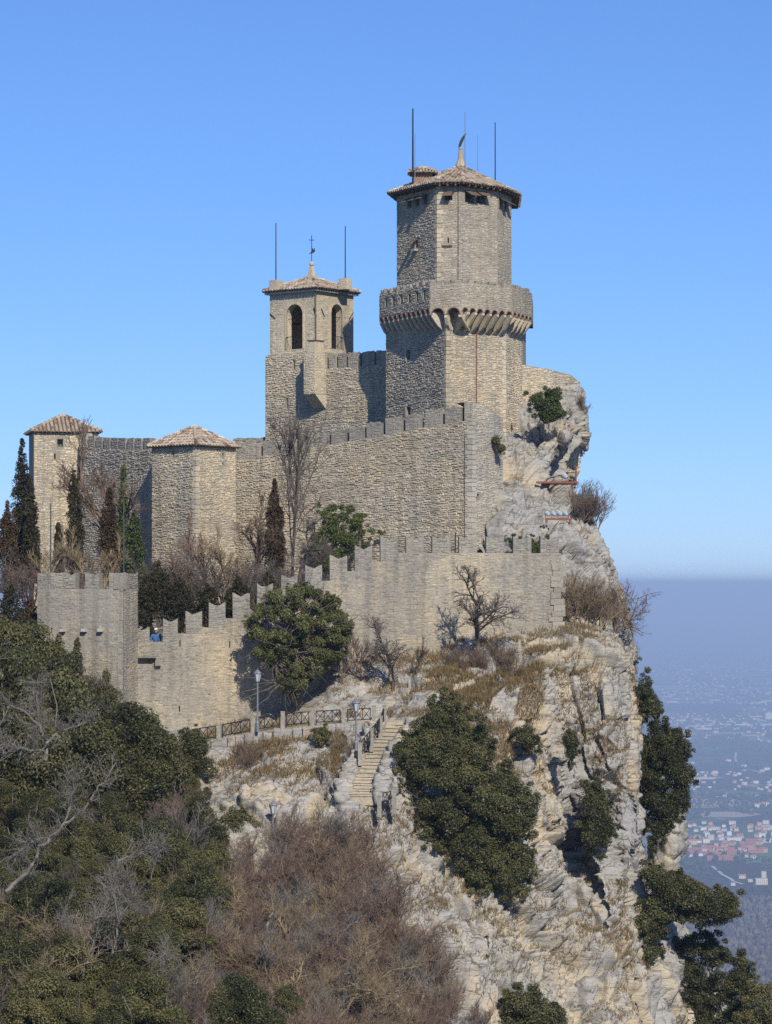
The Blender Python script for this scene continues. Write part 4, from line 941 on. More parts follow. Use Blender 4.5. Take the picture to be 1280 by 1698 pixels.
for x0, x1, y in ((411,430,736),(436,459,731),(466,489,727),(495,519,721),(520.5,544,717),(549,573,712),(579,603,707.5),(608,633,700),(639,666,692),(672,696,687),(705,731,679),(738,764,674)):
    ua, uc = WI.u(x0), WI.u(x1); merlon(WI, ua, uc, zt_i(ua)+.001, zt_i(uc)+.001, WI.z((x0+x1)/2, y), .5, 0, inner, C0, 'merlon')
ua = WI.u(770); merlon(WI, ua, WI.L, zt_i(ua)+.001, zt_i(WI.L)+.001, 10.08+DZ, .9, 0, inner, C0, 'corner_block')
b = MB(); b.tube([WI.p3(WI.u(772),1.5,.1), WI.p3(WI.u(772),9.2,.1)], .012, 5); b.tube([WI.p3(WI.u(756),-1,.1), WI.p3(WI.u(757),3.2,.1)], .018, 5); b.build('cable', M['iron'], inner, C0)

# corner tower, far tower, side wall, rear wall
def roofed_tower(name, label, plan, z0, z1, apex_z, holes, seeds, over, mats):
    loc = Vector((*plan[1], z0)); root = thing(name, loc, label, 'tower'); Ws = [Wall(plan[i], plan[i+1]) for i in range(2)]
    b = MB(); [panel(b, Ws[i], z0, z1, holes[i], .45) for i in range(2)]; n = len(plan)
    for i in range(2, n): panel(b, Wall(plan[i], plan[(i+1)%n]), z0, z1)
    cap(b, plan, z1); b.build('tower_wall', M['mortar'], root, loc)
    for i in range(2):
        b = MB(); stones(b, Ws[i], z0, z1, .165, .30, *mats[i][1], holes[i], .15*i, Ws[i].L-(.15 if i == 0 else 0), seed=seeds+i)
        stuff(b.build('rubble_stones', M[mats[i][0]], root, loc))
    b = MB(); quoins(b, Ws[0], Ws[1], z0, z1, seeds+5, .36, .24); stuff(b.build('corner_stones', M['quoin'], root, loc))
    e = poly_off(plan, over); cx = sum((Vector(p) for p in plan), Vector((0,0)))/n
    tile_roof(root, loc, [(p.x,p.y,z1+.10) for p in e], (cx.x,cx.y,apex_z), .27, seeds+7, .08)
    b = MB(); b.lathe((cx.x,cx.y,apex_z-.05), [(.3,0),(.27,.12),(.1,.2)], 8); b.build('ridge_cap', M['quoin'], root, loc)
    return root, Ws, loc
p1, p2 = Vector(XY(252,171.1)), Vector(XY(325,168.5)); p3_ = Vector(XY(391,171.6)); pl = [p1, p2, p3_, p1+p3_-p2]
Wt = [Wall(pl[0],pl[1]), Wall(pl[1],pl[2])]
roofed_tower('corner_tower', 'squat square tower with hipped tile roof at the bend of the inner wall', pl, -3.5, Wt[1].z(326,740), Wt[1].z(326,740)+1.35,
   [[Wt[0].hole(285.5,289,748,760)], [Wt[1].hole(368.5,371.5,751,759), Wt[1].hole(369,371,767,772)]], 61, .22, [('rubble',(.015,.075)),('rubble_warm',(.008,.035))])
p1, p2 = Vector(XY(56,182)), Vector(XY(162,182.9)); e = (p2-p1).normalized(); m = Vector((-e.y, e.x))*4.0; pl = [p1, p2, p2+m, p1+m]
Wt = [Wall(pl[0],pl[1]), Wall(pl[1],pl[2])]
rt, Ws, loc = roofed_tower('corner_tower', 'far tan stone tower with tiled roof behind the cypresses', pl, -5, Wt[0].z(100,718), Wt[0].z(100,718)+1.28,
   [[Wt[0].hole(95,104.5,728,741), Wt[0].hole(89.8,92.4,752,762)], []], 71, .22, [('rubble_warm',(.006,.03)),('rubble',(.01,.05))])
h = Wt[0].hole(95,104.5,728,741); b = MB()
for q in range(4): u = h[0]+(h[1]-h[0])*(q+.5)/4; b.tube([Wt[0].p3(u,h[2],-.05),Wt[0].p3(u,h[3],-.05)], .015, 4)
b.build('window_bars', M['iron'], rt, loc)
WS = Wall(XY(133,181.6), XY(256,173.2)); S0 = Vector((*WS.at(WS.L/2), -4))
sidew = thing('side_curtain_wall', S0, 'shaded rubble wall between the two tile roofed towers', 'wall')
zs_t = lambda u: 7.95+DZ - .045*u + .5*math.exp(-u/1.2)
b = MB(); spl = [WS.L*k/8 for k in range(1,8)]; panel(b, WS, -4, zs_t, splits=spl); panel(b, Wall(WS.at(WS.L,-.9), WS.at(0,-.9)), -4, lambda u: zs_t(WS.L-u), splits=spl); panel(b, Wall(WS.at(0,-.9), WS.A), -4, zs_t(0))
for k in range(8):
    a, c = WS.L*k/8, WS.L*(k+1)/8; b.add([WS.p3(a,zs_t(a)),WS.p3(c,zs_t(c)),WS.p3(c,zs_t(c),-.9),WS.p3(a,zs_t(a),-.9)], [(0,1,2,3)], .5)
b.build('curtain_wall', M['mortar'], sidew, S0)
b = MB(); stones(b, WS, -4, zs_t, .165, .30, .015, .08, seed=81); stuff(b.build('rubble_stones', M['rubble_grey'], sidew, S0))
u = .05
while u < WS.L-.8: merlon(WS, u, u+.85, zs_t(u)+.001, zs_t(u+.85)+.001, zs_t(u+.4)+.72, .45, 0, sidew, S0, 'merlon'); u += 1.08
WQ = Wall(XY(380,190.4), XY(446,189.0)); Q0 = Vector((*WQ.at(1), 2)); rearw = thing('rear_wall', Q0, 'low grey wall seen between the corner tower and the belfry base', 'wall')
b = MB(); zq = WQ.z(410,733); b.hexa([WQ.p3(0,2),WQ.p3(WQ.L,2),WQ.p3(WQ.L,2,-.8),WQ.p3(0,2,-.8)], [WQ.p3(0,zq),WQ.p3(WQ.L,zq),WQ.p3(WQ.L,zq,-.8),WQ.p3(0,zq,-.8)], .5); b.build('curtain_wall', M['mortar'], rearw, Q0)
b = MB(); stones(b, WQ, 2, zq, .16, .3, .01, .05, seed=83); stuff(b.build('rubble_stones', M['rubble_grey'], rearw, Q0))
for x0, x1 in ((386,404),(407,427),(431,446)): merlon(WQ, WQ.u(x0), min(WQ.u(x1),WQ.L), zq, zq, zq+.32, .4, 0, rearw, Q0, 'merlon')
# summit wall beside the keep
WM = Wall(XY(848,178.6), XY(962,183.2)); M0 = Vector((*WM.at(2), 9)); summit = thing('summit_wall', M0, 'sunlit low stone wall sloping down from the keep along the cliff top', 'wall')
ptm = [(848,602),(905,611),(948,622),(956,630),(962,634)]
zm = lambda u: float(np.interp(u, [WM.u(x) for x,_ in ptm], [WM.z(x,y) for x,y in ptm])); spl = [WM.u(905), WM.u(948), WM.u(956)]
b = MB(); panel(b, WM, 7.5, zm, splits=spl); panel(b, Wall(WM.B, WM.at(WM.L,-1)), 7.5, zm(WM.L)); panel(b, Wall(WM.at(WM.L,-1), WM.at(0,-1)), 7.5, lambda u: zm(WM.L-u), splits=[WM.L-s for s in spl])
us_ = [0]+spl+[WM.L]
for a, c in zip(us_[:-1], us_[1:]): b.add([WM.p3(a,zm(a)),WM.p3(c,zm(c)),WM.p3(c,zm(c),-1),WM.p3(a,zm(a),-1)], [(0,1,2,3)], .5)
b.build('curtain_wall', M['mortar'], summit, M0)
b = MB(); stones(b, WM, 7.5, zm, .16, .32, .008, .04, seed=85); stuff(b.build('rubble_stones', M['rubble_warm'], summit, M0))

# ------------------------------------------------------------------ outer wall with swallowtail merlons, and its tower
O0 = P(580, 1150, 157); outer = thing('outer_wall', O0, 'grey weathered outer wall with swallowtail merlons stepping up the slope', 'wall')
WO = Wall(XY(205,156.2), XY(930,158.6)); TO = .8
mer = [(223,248,1038,1065),(270,295,1024,1064),(308,335,1012,1050),(346,374,998,1040),(386,414,982,1025),(426,453,967,1010),(466,493,952,995),(506,534,936,979),(547,576,920,963),(588,617,904,947),(631,660,888,931),(673,703,888,917),(717,747,888,917),(761,791,888,917),(806,836,888,917),(851,881,888,917),(896,926.5,888,917)]
steps = [(205,1065)] + [(mer[i][1], mer[i+1][3]) for i in range(len(mer)-1)]
su = [WO.u(x) for x,_ in steps]; sz = [WO.z(600,y) for _,y in steps]
def zo_t(u):
    k = 0
    for i, q in enumerate(su):
        if u >= q-1e-6: k = i
    return sz[k]
b = MB(); gap_ = [(WO.u(223.5), WO.u(259), WO.z(240,1101), WO.z(240,1091))]
slit_o = [WO.hole(297.5,299.3,1062,1072), WO.hole(380,381.6,1063,1074), WO.hole(861.5,863.5,905,914), WO.hole(296.5,298.5,1170,1180)]
edges = su + [WO.L]
for i in range(len(su)):
    a, c = edges[i], edges[i+1]; Wq = Wall(WO.at(a), WO.at(c))
    hh = [(max(0,q[0]-a), min(Wq.L,q[1]-a), q[2], q[3]) for q in gap_+slit_o if q[1] > a and q[0] < c]
    panel(b, Wq, -13, sz[i], hh, .4); panel(b, Wall(WO.at(c,-TO), WO.at(a,-TO)), -13, sz[i])
    b.add([WO.p3(a,sz[i]),WO.p3(c,sz[i]),WO.p3(c,sz[i],-TO),WO.p3(a,sz[i],-TO)], [(0,1,2,3)], .5)
    if i: b.add([WO.p3(a,sz[i-1]),WO.p3(a,sz[i]),WO.p3(a,sz[i],-TO),WO.p3(a,sz[i-1],-TO)], [(0,1,2,3)], .5)
panel(b, Wall(WO.B, WO.at(WO.L,-TO)), -13, sz[-1])
b.build('curtain_wall', M['outer'], outer, O0)
b = MB(); stones(b, WO, -11.5, zo_t, .17, .34, .002, .022, gap_+slit_o, seed=91, gap=.006); stuff(b.build('rubble_stones', M['outer'], outer, O0))
for i, (x0, x1, yt, yb) in enumerate(mer):
    ua, uc = WO.u(x0), WO.u(x1); zl_ = zo_t((ua+uc)/2)
    merlon(WO, ua, uc, zl_+.001, zl_+.001, WO.z(600,yt), TO*.65, .22, outer, O0, 'merlon')
b = MB(); q = gap_[0]; b.obox(WO.at(q[1]+.1,.1), WO.U, WO.N, .16, .2, q[2]-.1, q[2]+.25); b.obox(WO.at((q[0]+q[1])/2,.06), WO.U, WO.N, .5, .09, q[3]+.0, q[3]+.1); b.build('broken_corbel', M['outer'], outer, O0)
Wend = Wall(XY(918,158.4), XY(934,159.2)); b = MB(); g = random.Random(3); z = -4.6
while z < WO.z(600,935):
    h_ = g.uniform(.25,.4); b.obox(WO.at(WO.L-.22+g.uniform(-.1,.14), -.25), WO.U, WO.N, g.uniform(.28,.42), .34, z, z+h_-.015); z += h_
b.build('end_stones', M['outer'], outer, O0)

T0 = P(140, 1180, 153); otow = thing('wall_tower', T0, 'pale square tower with swallowtail merlons at the low end of the outer wall', 'tower')
tp_ = [XY(62,153.4), XY(203,151.6), XY(228.5,155.2), XY(225,162), XY(66,163)]
WT = [Wall(tp_[0],tp_[1]), Wall(tp_[1],tp_[2])]; tz = WT[0].z(130,977)
b = MB(); [panel(b, Wq, -12, tz) for Wq in WT]
for i in (2,3,4): panel(b, Wall(tp_[i], tp_[(i+1)%5]), -12, tz)
cap(b, tp_, tz-.02); b.build('tower_wall', M['outer'], otow, T0)
b = MB(); stones(b, WT[0], -12, -4.0, .17, .34, .003, .03, seed=95, gap=.006); stones(b, WT[0], -4.0, tz, .19, .4, .001, .010, seed=96, gap=.004); stones(b, WT[1], -12, tz, .17, .34, .004, .03, seed=97, gap=.006); stuff(b.build('rubble_stones', M['outer'], otow, T0))
mt = WT[0].z(130,949)
for x0, x1 in ((62.3,83),(83.4,104),(104.4,125),(141,164),(181,202.8)):
    merlon(WT[0], max(0,WT[0].u(x0)), WT[0].u(x1), tz, tz, mt, .5, .05 if x1 < 104.1 else .2, otow, T0, 'merlon')
u2 = WT[1].L; merlon(WT[1], 0.02, u2, tz, tz, mt-.02, .5, .04, otow, T0, 'merlon')
b = MB(); quoins(b, WT[0], WT[1], -12, tz, 98, .3, .18, .4, .02); stuff(b.build('corner_stones', M['outer'], otow, T0))
for px in (106,141,168): b = MB(); u = WT[0].u(px); z = WT[0].z(px,1046); b.obox(WT[0].at(u,.1), WT[0].U, WT[0].N, .14, .16, z-.05, z+.12); b.build('drain_stone', M['lime'], otow, T0)
for px, y0, Y, lab in ((84,835,156,'thin green flagpole at the outer end of the wall tower'), (205,826,155,'thin green flagpole at the inner corner of the wall tower')):
    b = MB(); b.tube([P(px,985,Y), P(px,y0,Y)], [.05,.035], 6); o = b.build('flagpole', M['pole']); tag(o, lab, 'pole')

# ------------------------------------------------------------------ path, railing, stairs
path_pts = [(225,1240,150.5),(300,1236,150.2),(345,1231,150),(400,1221,149.8),(440,1215,149.8),(500,1207,149.7),(550,1203,149.6),(600,1199,149.5),(640,1196,149.4),(668,1194,149.2)]
b = MB(); pv_ = []
for (px,py,Y) in path_pts:
    c = P(px,py,Y); pv_.append((c.x, Y+2.0, c.z+.05)); pv_.append((c.x, Y-1.1, c.z)); pv_.append((c.x, Y-1.12, c.z-.7))
n = len(path_pts); fs = []
for i in range(n-1): fs += [(3*i,3*i+1,3*i+4,3*i+3),(3*i+1,3*i+2,3*i+5,3*i+4)]
b.add(pv_, fs, .6); tag(b.build('path', M['step']), 'narrow sandy footpath along the foot of the outer wall', kind='structure')
def ico(n=2):
    import bmesh
    bm = bmesh.new(); bmesh.ops.create_icosphere(bm, subdivisions=n, radius=1); v = np.array([q.co[:] for q in bm.verts]); f = np.array([[w_.index for w_ in q.verts] for q in bm.faces]); bm.free(); return v, f
ICO = ico(3)
def boulder(name, c, sz, seed, parent=None, ploc=None):
    v = ICO[0].copy(); p = v*np.array(sz); f1, g1 = facets(p+seed*.37, np.array([1.9]*3), seed % 97, .5); n_ = fbm(p*2.2+seed*.11, 3, seed % 89)
    cube = v/np.maximum(np.abs(v).max(1, keepdims=True), .75)/1.15
    v = cube*np.array(sz)*(1 + .28*f1 + .10*n_ - .08*g1)[:,None] + np.array(c[:])
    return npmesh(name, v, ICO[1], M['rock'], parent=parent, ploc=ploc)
def railing(name, label, posts, rails, kerb=True):
    # posts: list of (px, py_base, Y, h); rails: pairs of post indexes
    loc = P(*posts[0][:3]); root = thing(name, loc, label, 'railing')
    PP = [P(*q[:3]) for q in posts]
    for q, p in zip(posts, PP):
        b = MB(); b.obox(p, (1,0), (0,1), .11, .12, p.z-.3, p.z+q[3], .6); b.obox(p, (1,0), (0,1), .125, .135, p.z+q[3]+.002, p.z+q[3]+.06, .5); b.build('stone_post', M['merlon'], root, loc)
    for i, j in rails:
        A, B = PP[i], PP[j]; e = (B-A); Lh = Vector((e.x,e.y)).length; d = e.normalized(); a0 = A + d*.2; b0 = B - d*.2
        lo_, hi_ = Vector((0,0,.30)), Vector((0,0,.90)); nbay = 3 if Lh > 1.3 else 2
        pan = MB()
        for q in (lo_, hi_): pan.tube([a0+q, b0+q], .028, 5)
        for k in range(nbay+1): c = a0.lerp(b0, k/nbay); pan.tube([c+Vector((0,0,.12 if k in (0,nbay) else .30)), c+hi_], .024, 5)
        rail = pan.build('rail_frame', M['iron'], root, loc)
        for k in range(nbay):
            c, f = a0.lerp(b0, k/nbay), a0.lerp(b0, (k+1)/nbay); x = MB(); x.tube([c+lo_, f+hi_], .016, 4); x.tube([c+hi_, f+lo_], .016, 4); x.build('cross_brace', M['iron'], root, loc)
        if kerb:
            k_ = MB(); nk = max(3, int(Lh/.42)); nrm = Vector((-d.y, d.x, 0)).normalized()
            for q in range(nk):
                c = A.lerp(B, (q+.5)/nk); k_.obox((c.x+nrm.x*rng.uniform(-.04,.04), c.y+nrm.y*rng.uniform(-.04,.04)), (d.x,d.y), (nrm.x,nrm.y), Lh/nk*rng.uniform(.42,.5), rng.uniform(.13,.19), c.z-.5, c.z+rng.uniform(.06,.2))
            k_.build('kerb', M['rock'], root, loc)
railing('path_railing', 'dark iron railing with crossed bars and stone posts along the path', [(312,1238,148.9,.85),(363,1230,148.7,.9),(420,1219,148.5,.95),(469,1211,148.4,.98),(518,1207,148.4,.98),(570,1204,148.4,.98),(620,1201,148.4,.98)], [(0,1),(1,2),(2,3),(3,4),(4,5),(5,6)])
railing('stair_railing', 'dark iron railing with crossed bars going down the left side of the stone steps', [(637,1200,148.2,.95),(631,1216,146.9,.9),(616,1237,145.4,.9),(597,1260,144.2,.85)], [(0,1),(1,2),(2,3)], False)
railing('lower_railing', 'short iron railing at the foot of the stone steps', [(629,1345,140.2,.75),(654,1340,140.5,1.0)], [(0,1)], False)
ST0 = P(595,1325,141.6); stair = thing('staircase', ST0, 'sandy stone steps climbing from the bushes to the path', 'stairs')
ns = 22; pa = [(597,1324,141.4),(606,1290,143.2),(630,1245,145.7),(661,1200,148.6)]
def along(t):
    q = t*(len(pa)-1); i = min(int(q), len(pa)-2); return P(*pa[i]).lerp(P(*pa[i+1]), q-i)
for k in range(ns):
    p, q = along(k/ns), along((k+1)/ns); d = Vector((q.x-p.x, q.y-p.y)).normalized(); nrm = Vector((d.y,-d.x)); hw = .70 - .005*k + .05*math.sin(2.3*k)
    b = MB(); jj = rng.uniform(-.07,.07); a0 = Vector((p.x,p.y)) - d*.03 + d*jj; a1 = Vector((q.x,q.y)) + d*.25
    cs = [a0-nrm*hw, a0+nrm*hw, a1+nrm*hw, a1-nrm*hw]; z1 = q.z + .02 - .004*(k%2); bb_ = [(c.x,c.y,z1-.5) for c in cs]; tt = [(c.x,c.y,z1+rng.uniform(-.03,.03)) for c in cs]
    b.hexa(bb_, [(x_,y_,z_-.05) for x_,y_,z_ in tt], .45)
    nz_ = -d*.05; b.hexa([(x_+nz_.x*(i_<2), y_+nz_.y*(i_<2), z_-.048) for i_,(x_,y_,z_) in enumerate(tt)], [(x_+nz_.x*(i_<2), y_+nz_.y*(i_<2), z_) for i_,(x_,y_,z_) in enumerate(tt)], .55+.2*rng.random()); b.build('step', M['step'], stair, ST0)
for side, nm, w0 in ((-1,'side wall',0), (1,'side wall',0)):
    g = random.Random(side+5)
    for k in range(15):
        p, q = along(k/15), along((k+1)/15); d = Vector((q.x-p.x, q.y-p.y)).normalized(); nrm = Vector((d.y,-d.x))*side
        c = (Vector((p.x,p.y))+Vector((q.x,q.y)))/2 + nrm*(.96+g.uniform(-.05,.15)); hh = g.uniform(.3,.55)
        boulder('side_stone', Vector((c.x,c.y,q.z-.15+(.1 if side < 0 else .25)*g.random())), (.42+g.uniform(0,.15), .4+g.uniform(0,.15), hh), g.randrange(9999), stair, ST0)
        if k > 3: boulder('side_stone', Vector((c.x+nrm.x*.35,c.y+nrm.y*.35,q.z-.55)), (.5,.45,.45), g.randrange(9999), stair, ST0)
# ------------------------------------------------------------------ lamps, person, floodlights, platform
def lamp(px, pyb, pyt, Y, label, ped=False):
    c = P(px, pyb, Y); H = (pyb-pyt)*Y/F; root = thing('street_lamp', c, label, 'lamp', 'lamps along the path')
    b = MB(); b.lathe(c, [(.09,0),(.09,.5),(.065,.55),(.05,.9),(.045,H-.72)], 10); b.build('pole', M['galv'], root, c)
    b = MB(); t = c + Vector((0,0,H-.72)); b.lathe(t, [(.05,0),(.10,.03),(.11,.08)], 8); b.build('collar', M['galv'], root, c)
    b = MB(); b.lathe(t+Vector((0,0,.08)), [(.11,0),(.20,.42)], 6); b.build('lantern_glass', M['glass'], root, c)
    b = MB()
    for k in range(6):
        a = 2*math.pi*k/6; b.tube([t+Vector((.112*math.cos(a),.112*math.sin(a),.08)), t+Vector((.205*math.cos(a),.205*math.sin(a),.5))], .014, 4)
    b.build('lantern_frame', M['galv'], root, c)
    b = MB(); b.lathe(t+Vector((0,0,.505)), [(.24,0),(.2,.06),(.08,.17),(.03,.2),(.025,.26)], 8); b.build('lantern_roof', M['galv'], root, c)
    if ped: b = MB(); b.obox(c, (1,0), (0,1), .26, .26, c.z-.8, c.z-.002); b.build('pedestal', M['lime'], root, c)
lamp(427, 1213, 1110, 148.1, 'grey lantern lamp post at the path railing under the ivy tree')
lamp(590.5, 1246, 1159, 145.2, 'grey lantern lamp post on a stone pedestal beside the steps', True)
lamp(453, 1418, 1328, 141.0, 'grey lantern lamp post half hidden in the brown brush')

def person():
    Yp = 157.6; f = P(258.5, 1065, Yp); gz = f.z - .98; base = Vector((f.x, Yp, gz))
    root = thing('person', base, 'person in blue jacket and pale cap looking out between two merlons', 'person')
    def skin(name, joints, edges, mat_, rootv=0):
        me = bpy.data.meshes.new(name); me.from_pydata([base+Vector(j[:3]) for j in joints], edges, []); o = bpy.data.objects.new(name, me); link(o, root, base)
        md = o.modifiers.new('s', 'SKIN'); 
        for i, j in enumerate(joints): me.skin_vertices[0].data[i].radius = (j[3], j[4]) if len(j) > 4 else (j[3], j[3])
        me.skin_vertices[0].data[rootv].use_root = True
        o.modifiers.new('d', 'SUBSURF').levels = 2; o.modifiers['d'].render_levels = 2; me.materials.append(mat_); return o
    # body: pelvis, spine, neck, legs, arms reaching to the parapet, hands with fingers further down
    J = [(0,0,.95,.16,.12),(0,0,1.15,.15,.11),(0,-.02,1.36,.19,.12),(0,-.03,1.47,.07,.07),(0,-.05,1.56,.055,.055),
         (-.10,0,.88,.09),(-.11,-.02,.48,.065),(-.11,.02,.08,.05),(-.11,-.14,.04,.045),(.10,0,.88,.09),(.11,-.02,.48,.065),(.11,.02,.08,.05),(.11,-.14,.04,.045),
         (-.21,-.02,1.40,.065),(-.27,-.06,1.15,.05),(-.23,-.26,1.02,.035),(.21,-.02,1.40,.065),(.27,-.06,1.15,.05),(.23,-.26,1.02,.035)]
    E = [(0,1),(1,2),(2,3),(3,4),(0,5),(5,6),(6,7),(7,8),(0,9),(9,10),(10,11),(11,12),(2,13),(13,14),(14,15),(2,16),(16,17),(17,18)]
    skin('body', J, E, M['trousers'])
    Jj = [(0,0,.86,.19,.145),(0,0,1.15,.185,.14),(0,-.02,1.38,.215,.14),(0,-.03,1.48,.085,.085),(-.22,-.02,1.40,.082),(-.285,-.06,1.15,.068),(-.235,-.25,1.03,.05),(.22,-.02,1.40,.082),(.285,-.06,1.15,.068),(.235,-.25,1.03,.05)]
    skin('jacket', Jj, [(0,1),(1,2),(2,3),(2,4),(4,5),(5,6),(2,7),(7,8),(8,9)], M['jacket'])
    b = MB(); c = base+Vector((0,-.06,1.66)); b.lathe(c, [(.045,-.13),(.075,-.09),(.088,-.02),(.09,.04),(.08,.09),(.04,.12)], 12)
    b.add([c+Vector(q) for q in ((-.014,-.085,-.02),(.014,-.085,-.02),(0,-.115,-.03),(0,-.085,.025))], [(0,2,1),(1,2,3),(0,3,2),(0,1,3)])
    for s in (-1,1): b.obox(c+Vector((s*.09,0,0)), (1,0), (0,1), .012, .025, c.z-.03, c.z+.03)
    b.build('head', M['skin'], root, base, True)
    b = MB()
    for s in (-1,1): b.obox(c+Vector((s*.033,-.083,0)), (1,0), (0,1), .012, .008, c.z+.003, c.z+.017)
    b.build('eyes', M['trousers'], root, base)
    b = MB(); b.lathe(c+Vector((0,.0,.045)), [(.097,-.01),(.097,.03),(.085,.08),(.04,.105)], 12); b.obox(c+Vector((0,-.12,0)), (1,0), (0,1), .07, .06, c.z+.04, c.z+.052); b.build('cap', M['cap'], root, base, True)
    for s in (-1,1):
        h0 = Vector((s*.23,-.27,1.02)); JJ = [(*h0,.030,.022),(*(h0+Vector((0,-.07,-.01))),.034,.018)]; EE = [(0,1)]
        for k in range(4):
            i = len(JJ); r0 = h0+Vector((-.03+.02*k,-.10,-.01)); JJ += [(*r0,.0095),(*(r0+Vector((0,-.035+.004*abs(k-1),-.012))),.0085),(*(r0+Vector((0,-.055+.006*abs(k-1),-.03))),.008)]; EE += [(1,i),(i,i+1),(i+1,i+2)]
        i = len(JJ); JJ += [(*(h0+Vector((-s*.04,-.04,-.005))),.011),(*(h0+Vector((-s*.055,-.075,-.015))),.009)]; EE += [(0,i),(i,i+1)]
        skin('hand', JJ, EE, M['skin'])
person()

def floodlight(px, py, Y, label, s=1.0):
    c = P(px, py, Y); root = thing('floodlight', c, label, 'floodlight', 'floodlights on the crag')
    b = MB(); ax = Vector((-.45,.55,.5)).normalized(); b.tube([c+ax*(-.16*s), c+ax*(-.06*s), c+ax*(.12*s), c+ax*(.14*s)], [.07*s,.13*s,.16*s,.165*s], 12); b.build('housing', M['floodlight'], root, c)
    b = MB(); b.tube([c+ax*(.142*s), c+ax*(.15*s)], .15*s, 12); b.build('lens', M['glass'], root, c)
    b = MB(); b.tube([c+Vector((.15*s,0,0)), c+Vector((.15*s,0,-.24*s)), c+Vector((-.15*s,0,-.24*s)), c+Vector((-.15*s,0,0))], .02, 4); b.build('bracket', M['rust'], root, c)
FY = 166.6
for k, px in enumerate((908.5,918.5,928.5,938.5)):
    floodlight(px, 852.5, FY, ['leftmost grey floodlight of the four on the rusty beam','second grey floodlight of the four on the rusty beam','third grey floodlight of the four on the rusty beam','rightmost grey floodlight of the four on the rusty beam'][k])
c = P(926, 861, FY); bm_ = thing('lighting_beam', c, 'low rusty steel beam carrying four floodlights on the rock', 'beam')
b = MB(); b.box(c.x-.80, c.x+.80, c.y-.06, c.y+.06, c.z-.05, c.z+.05); b.build('beam', M['rust'], bm_, c)
for dx in (-.74,.72): b = MB(); b.box(c.x+dx-.07, c.x+dx+.07, c.y-.09, c.y+.09, c.z-.22, c.z-.052); b.build('foot', M['rust'], bm_, c)
PYY = 171.6; pA, pB = P(889,800,PYY), P(959,800,PYY); pf = thing('steel_platform', pA, 'rusty steel platform bracketed out from the crag', 'platform')
b = MB(); b.box(pA.x, pB.x, PYY-.08, PYY+.06, pA.z-.06, pA.z+.06); b.build('front_beam', M['rust'], pf, pA)
b = MB(); b.box(pA.x+.4, pB.x, PYY+.062, PYY+3.4, pA.z-.02, pA.z+.03); b.build('deck', M['rust'], pf, pA)
b = MB(); b.tube([P(955,800,PYY), P(955,772,PYY)], .06, 6); b.build('post', M['rust'], pf, pA)
b = MB(); b.tube([P(921,802,PYY), P(906,824,PYY+.8)], .05, 6); b.build('brace', M['rust'], pf, pA)
floodlight(937, 790, 172.6, 'grey floodlight standing on the rusty platform', 1.25)

# ------------------------------------------------------------------ vegetation
def leaf_cloud(cen, rad, per, size, seed, squash=.85, upb=.25, shell=.62, tri=True):
    g = np.random.default_rng(seed); n = len(cen); cen = np.asarray(cen, float); rad = np.asarray(rad, float)
    k = np.maximum(8, (per*(rad/np.mean(rad))**2).astype(int)); ii = np.repeat(np.arange(n), k); m = len(ii)
    d = g.normal(size=(m,3)); d[:,2] += upb; d /= np.linalg.norm(d, axis=1, keepdims=True)
    rr = rad[ii]*(shell + (1.08-shell)*g.random(m)**.7); p = cen[ii] + d*rr[:,None]*np.array([1,1,squash])
    nn = d*.9 + g.normal(size=(m,3))*.75 + np.array([0,0,.35]); nn /= np.linalg.norm(nn, axis=1, keepdims=True)
    a = np.cross(nn, g.normal(size=(m,3))); a /= np.linalg.norm(a, axis=1, keepdims=True)+1e-9; b = np.cross(nn, a)
    s = size*g.uniform(.6, 1.35, m)[:,None]; l = a*s; w_ = b*s*.62
    if tri: V = np.stack([p-l, p+w_*1.1+l*.2, p+l*.9-w_*.9], 1).reshape(-1,3)
    else: V = np.stack([p-l, p-w_+nn*s*.12, p+l, p+w_+nn*s*.12], 1).reshape(-1,3)
    vn = 3 if tri else 4; Fq = np.arange(m*vn).reshape(-1,vn)
    rn = np.repeat(np.clip(.55*g.random(m) + .45*g.random(n)[ii], 0, 1), vn)
    return V, Fq, rn
def inside(poly, x, y):
    r = np.zeros(len(x), bool); n = len(poly)
    for i in range(n):
        (x0,y0),(x1,y1) = poly[i], poly[(i+1)%n]
        c = ((y0 > y) != (y1 > y)); xi = (x1-x0)*(y-y0)/((y1-y0) if y1 != y0 else 1e-9)+x0; r ^= c & (x < xi)
    return r
def edge_dist(poly, x, y):
    best = np.full(len(x), 1e9); n = len(poly)
    for i in range(n):
        a = np.array(poly[i], float); b = np.array(poly[(i+1)%n], float); ab = b-a; t = np.clip(((x-a[0])*ab[0]+(y-a[1])*ab[1])/(ab@ab), 0, 1)
        best = np.minimum(best, np.hypot(x-a[0]-t*ab[0], y-a[1]-t*ab[1]))
    return best
def limb_mesh(mb, a, b, r0, r1, seg=5, wob=.12, k=5, g=rng):
    pts = []; 
    for i in range(seg+1):
        t = i/seg; p = a.lerp(b, t); w_ = wob*(b-a).length*math.sin(math.pi*t); pts.append(p + Vector((g.uniform(-w_,w_), g.uniform(-w_,w_), g.uniform(-w_,w_)*.5)))
    mb.tube(pts, [r0+(r1-r0)*i/seg for i in range(seg+1)], k); return pts
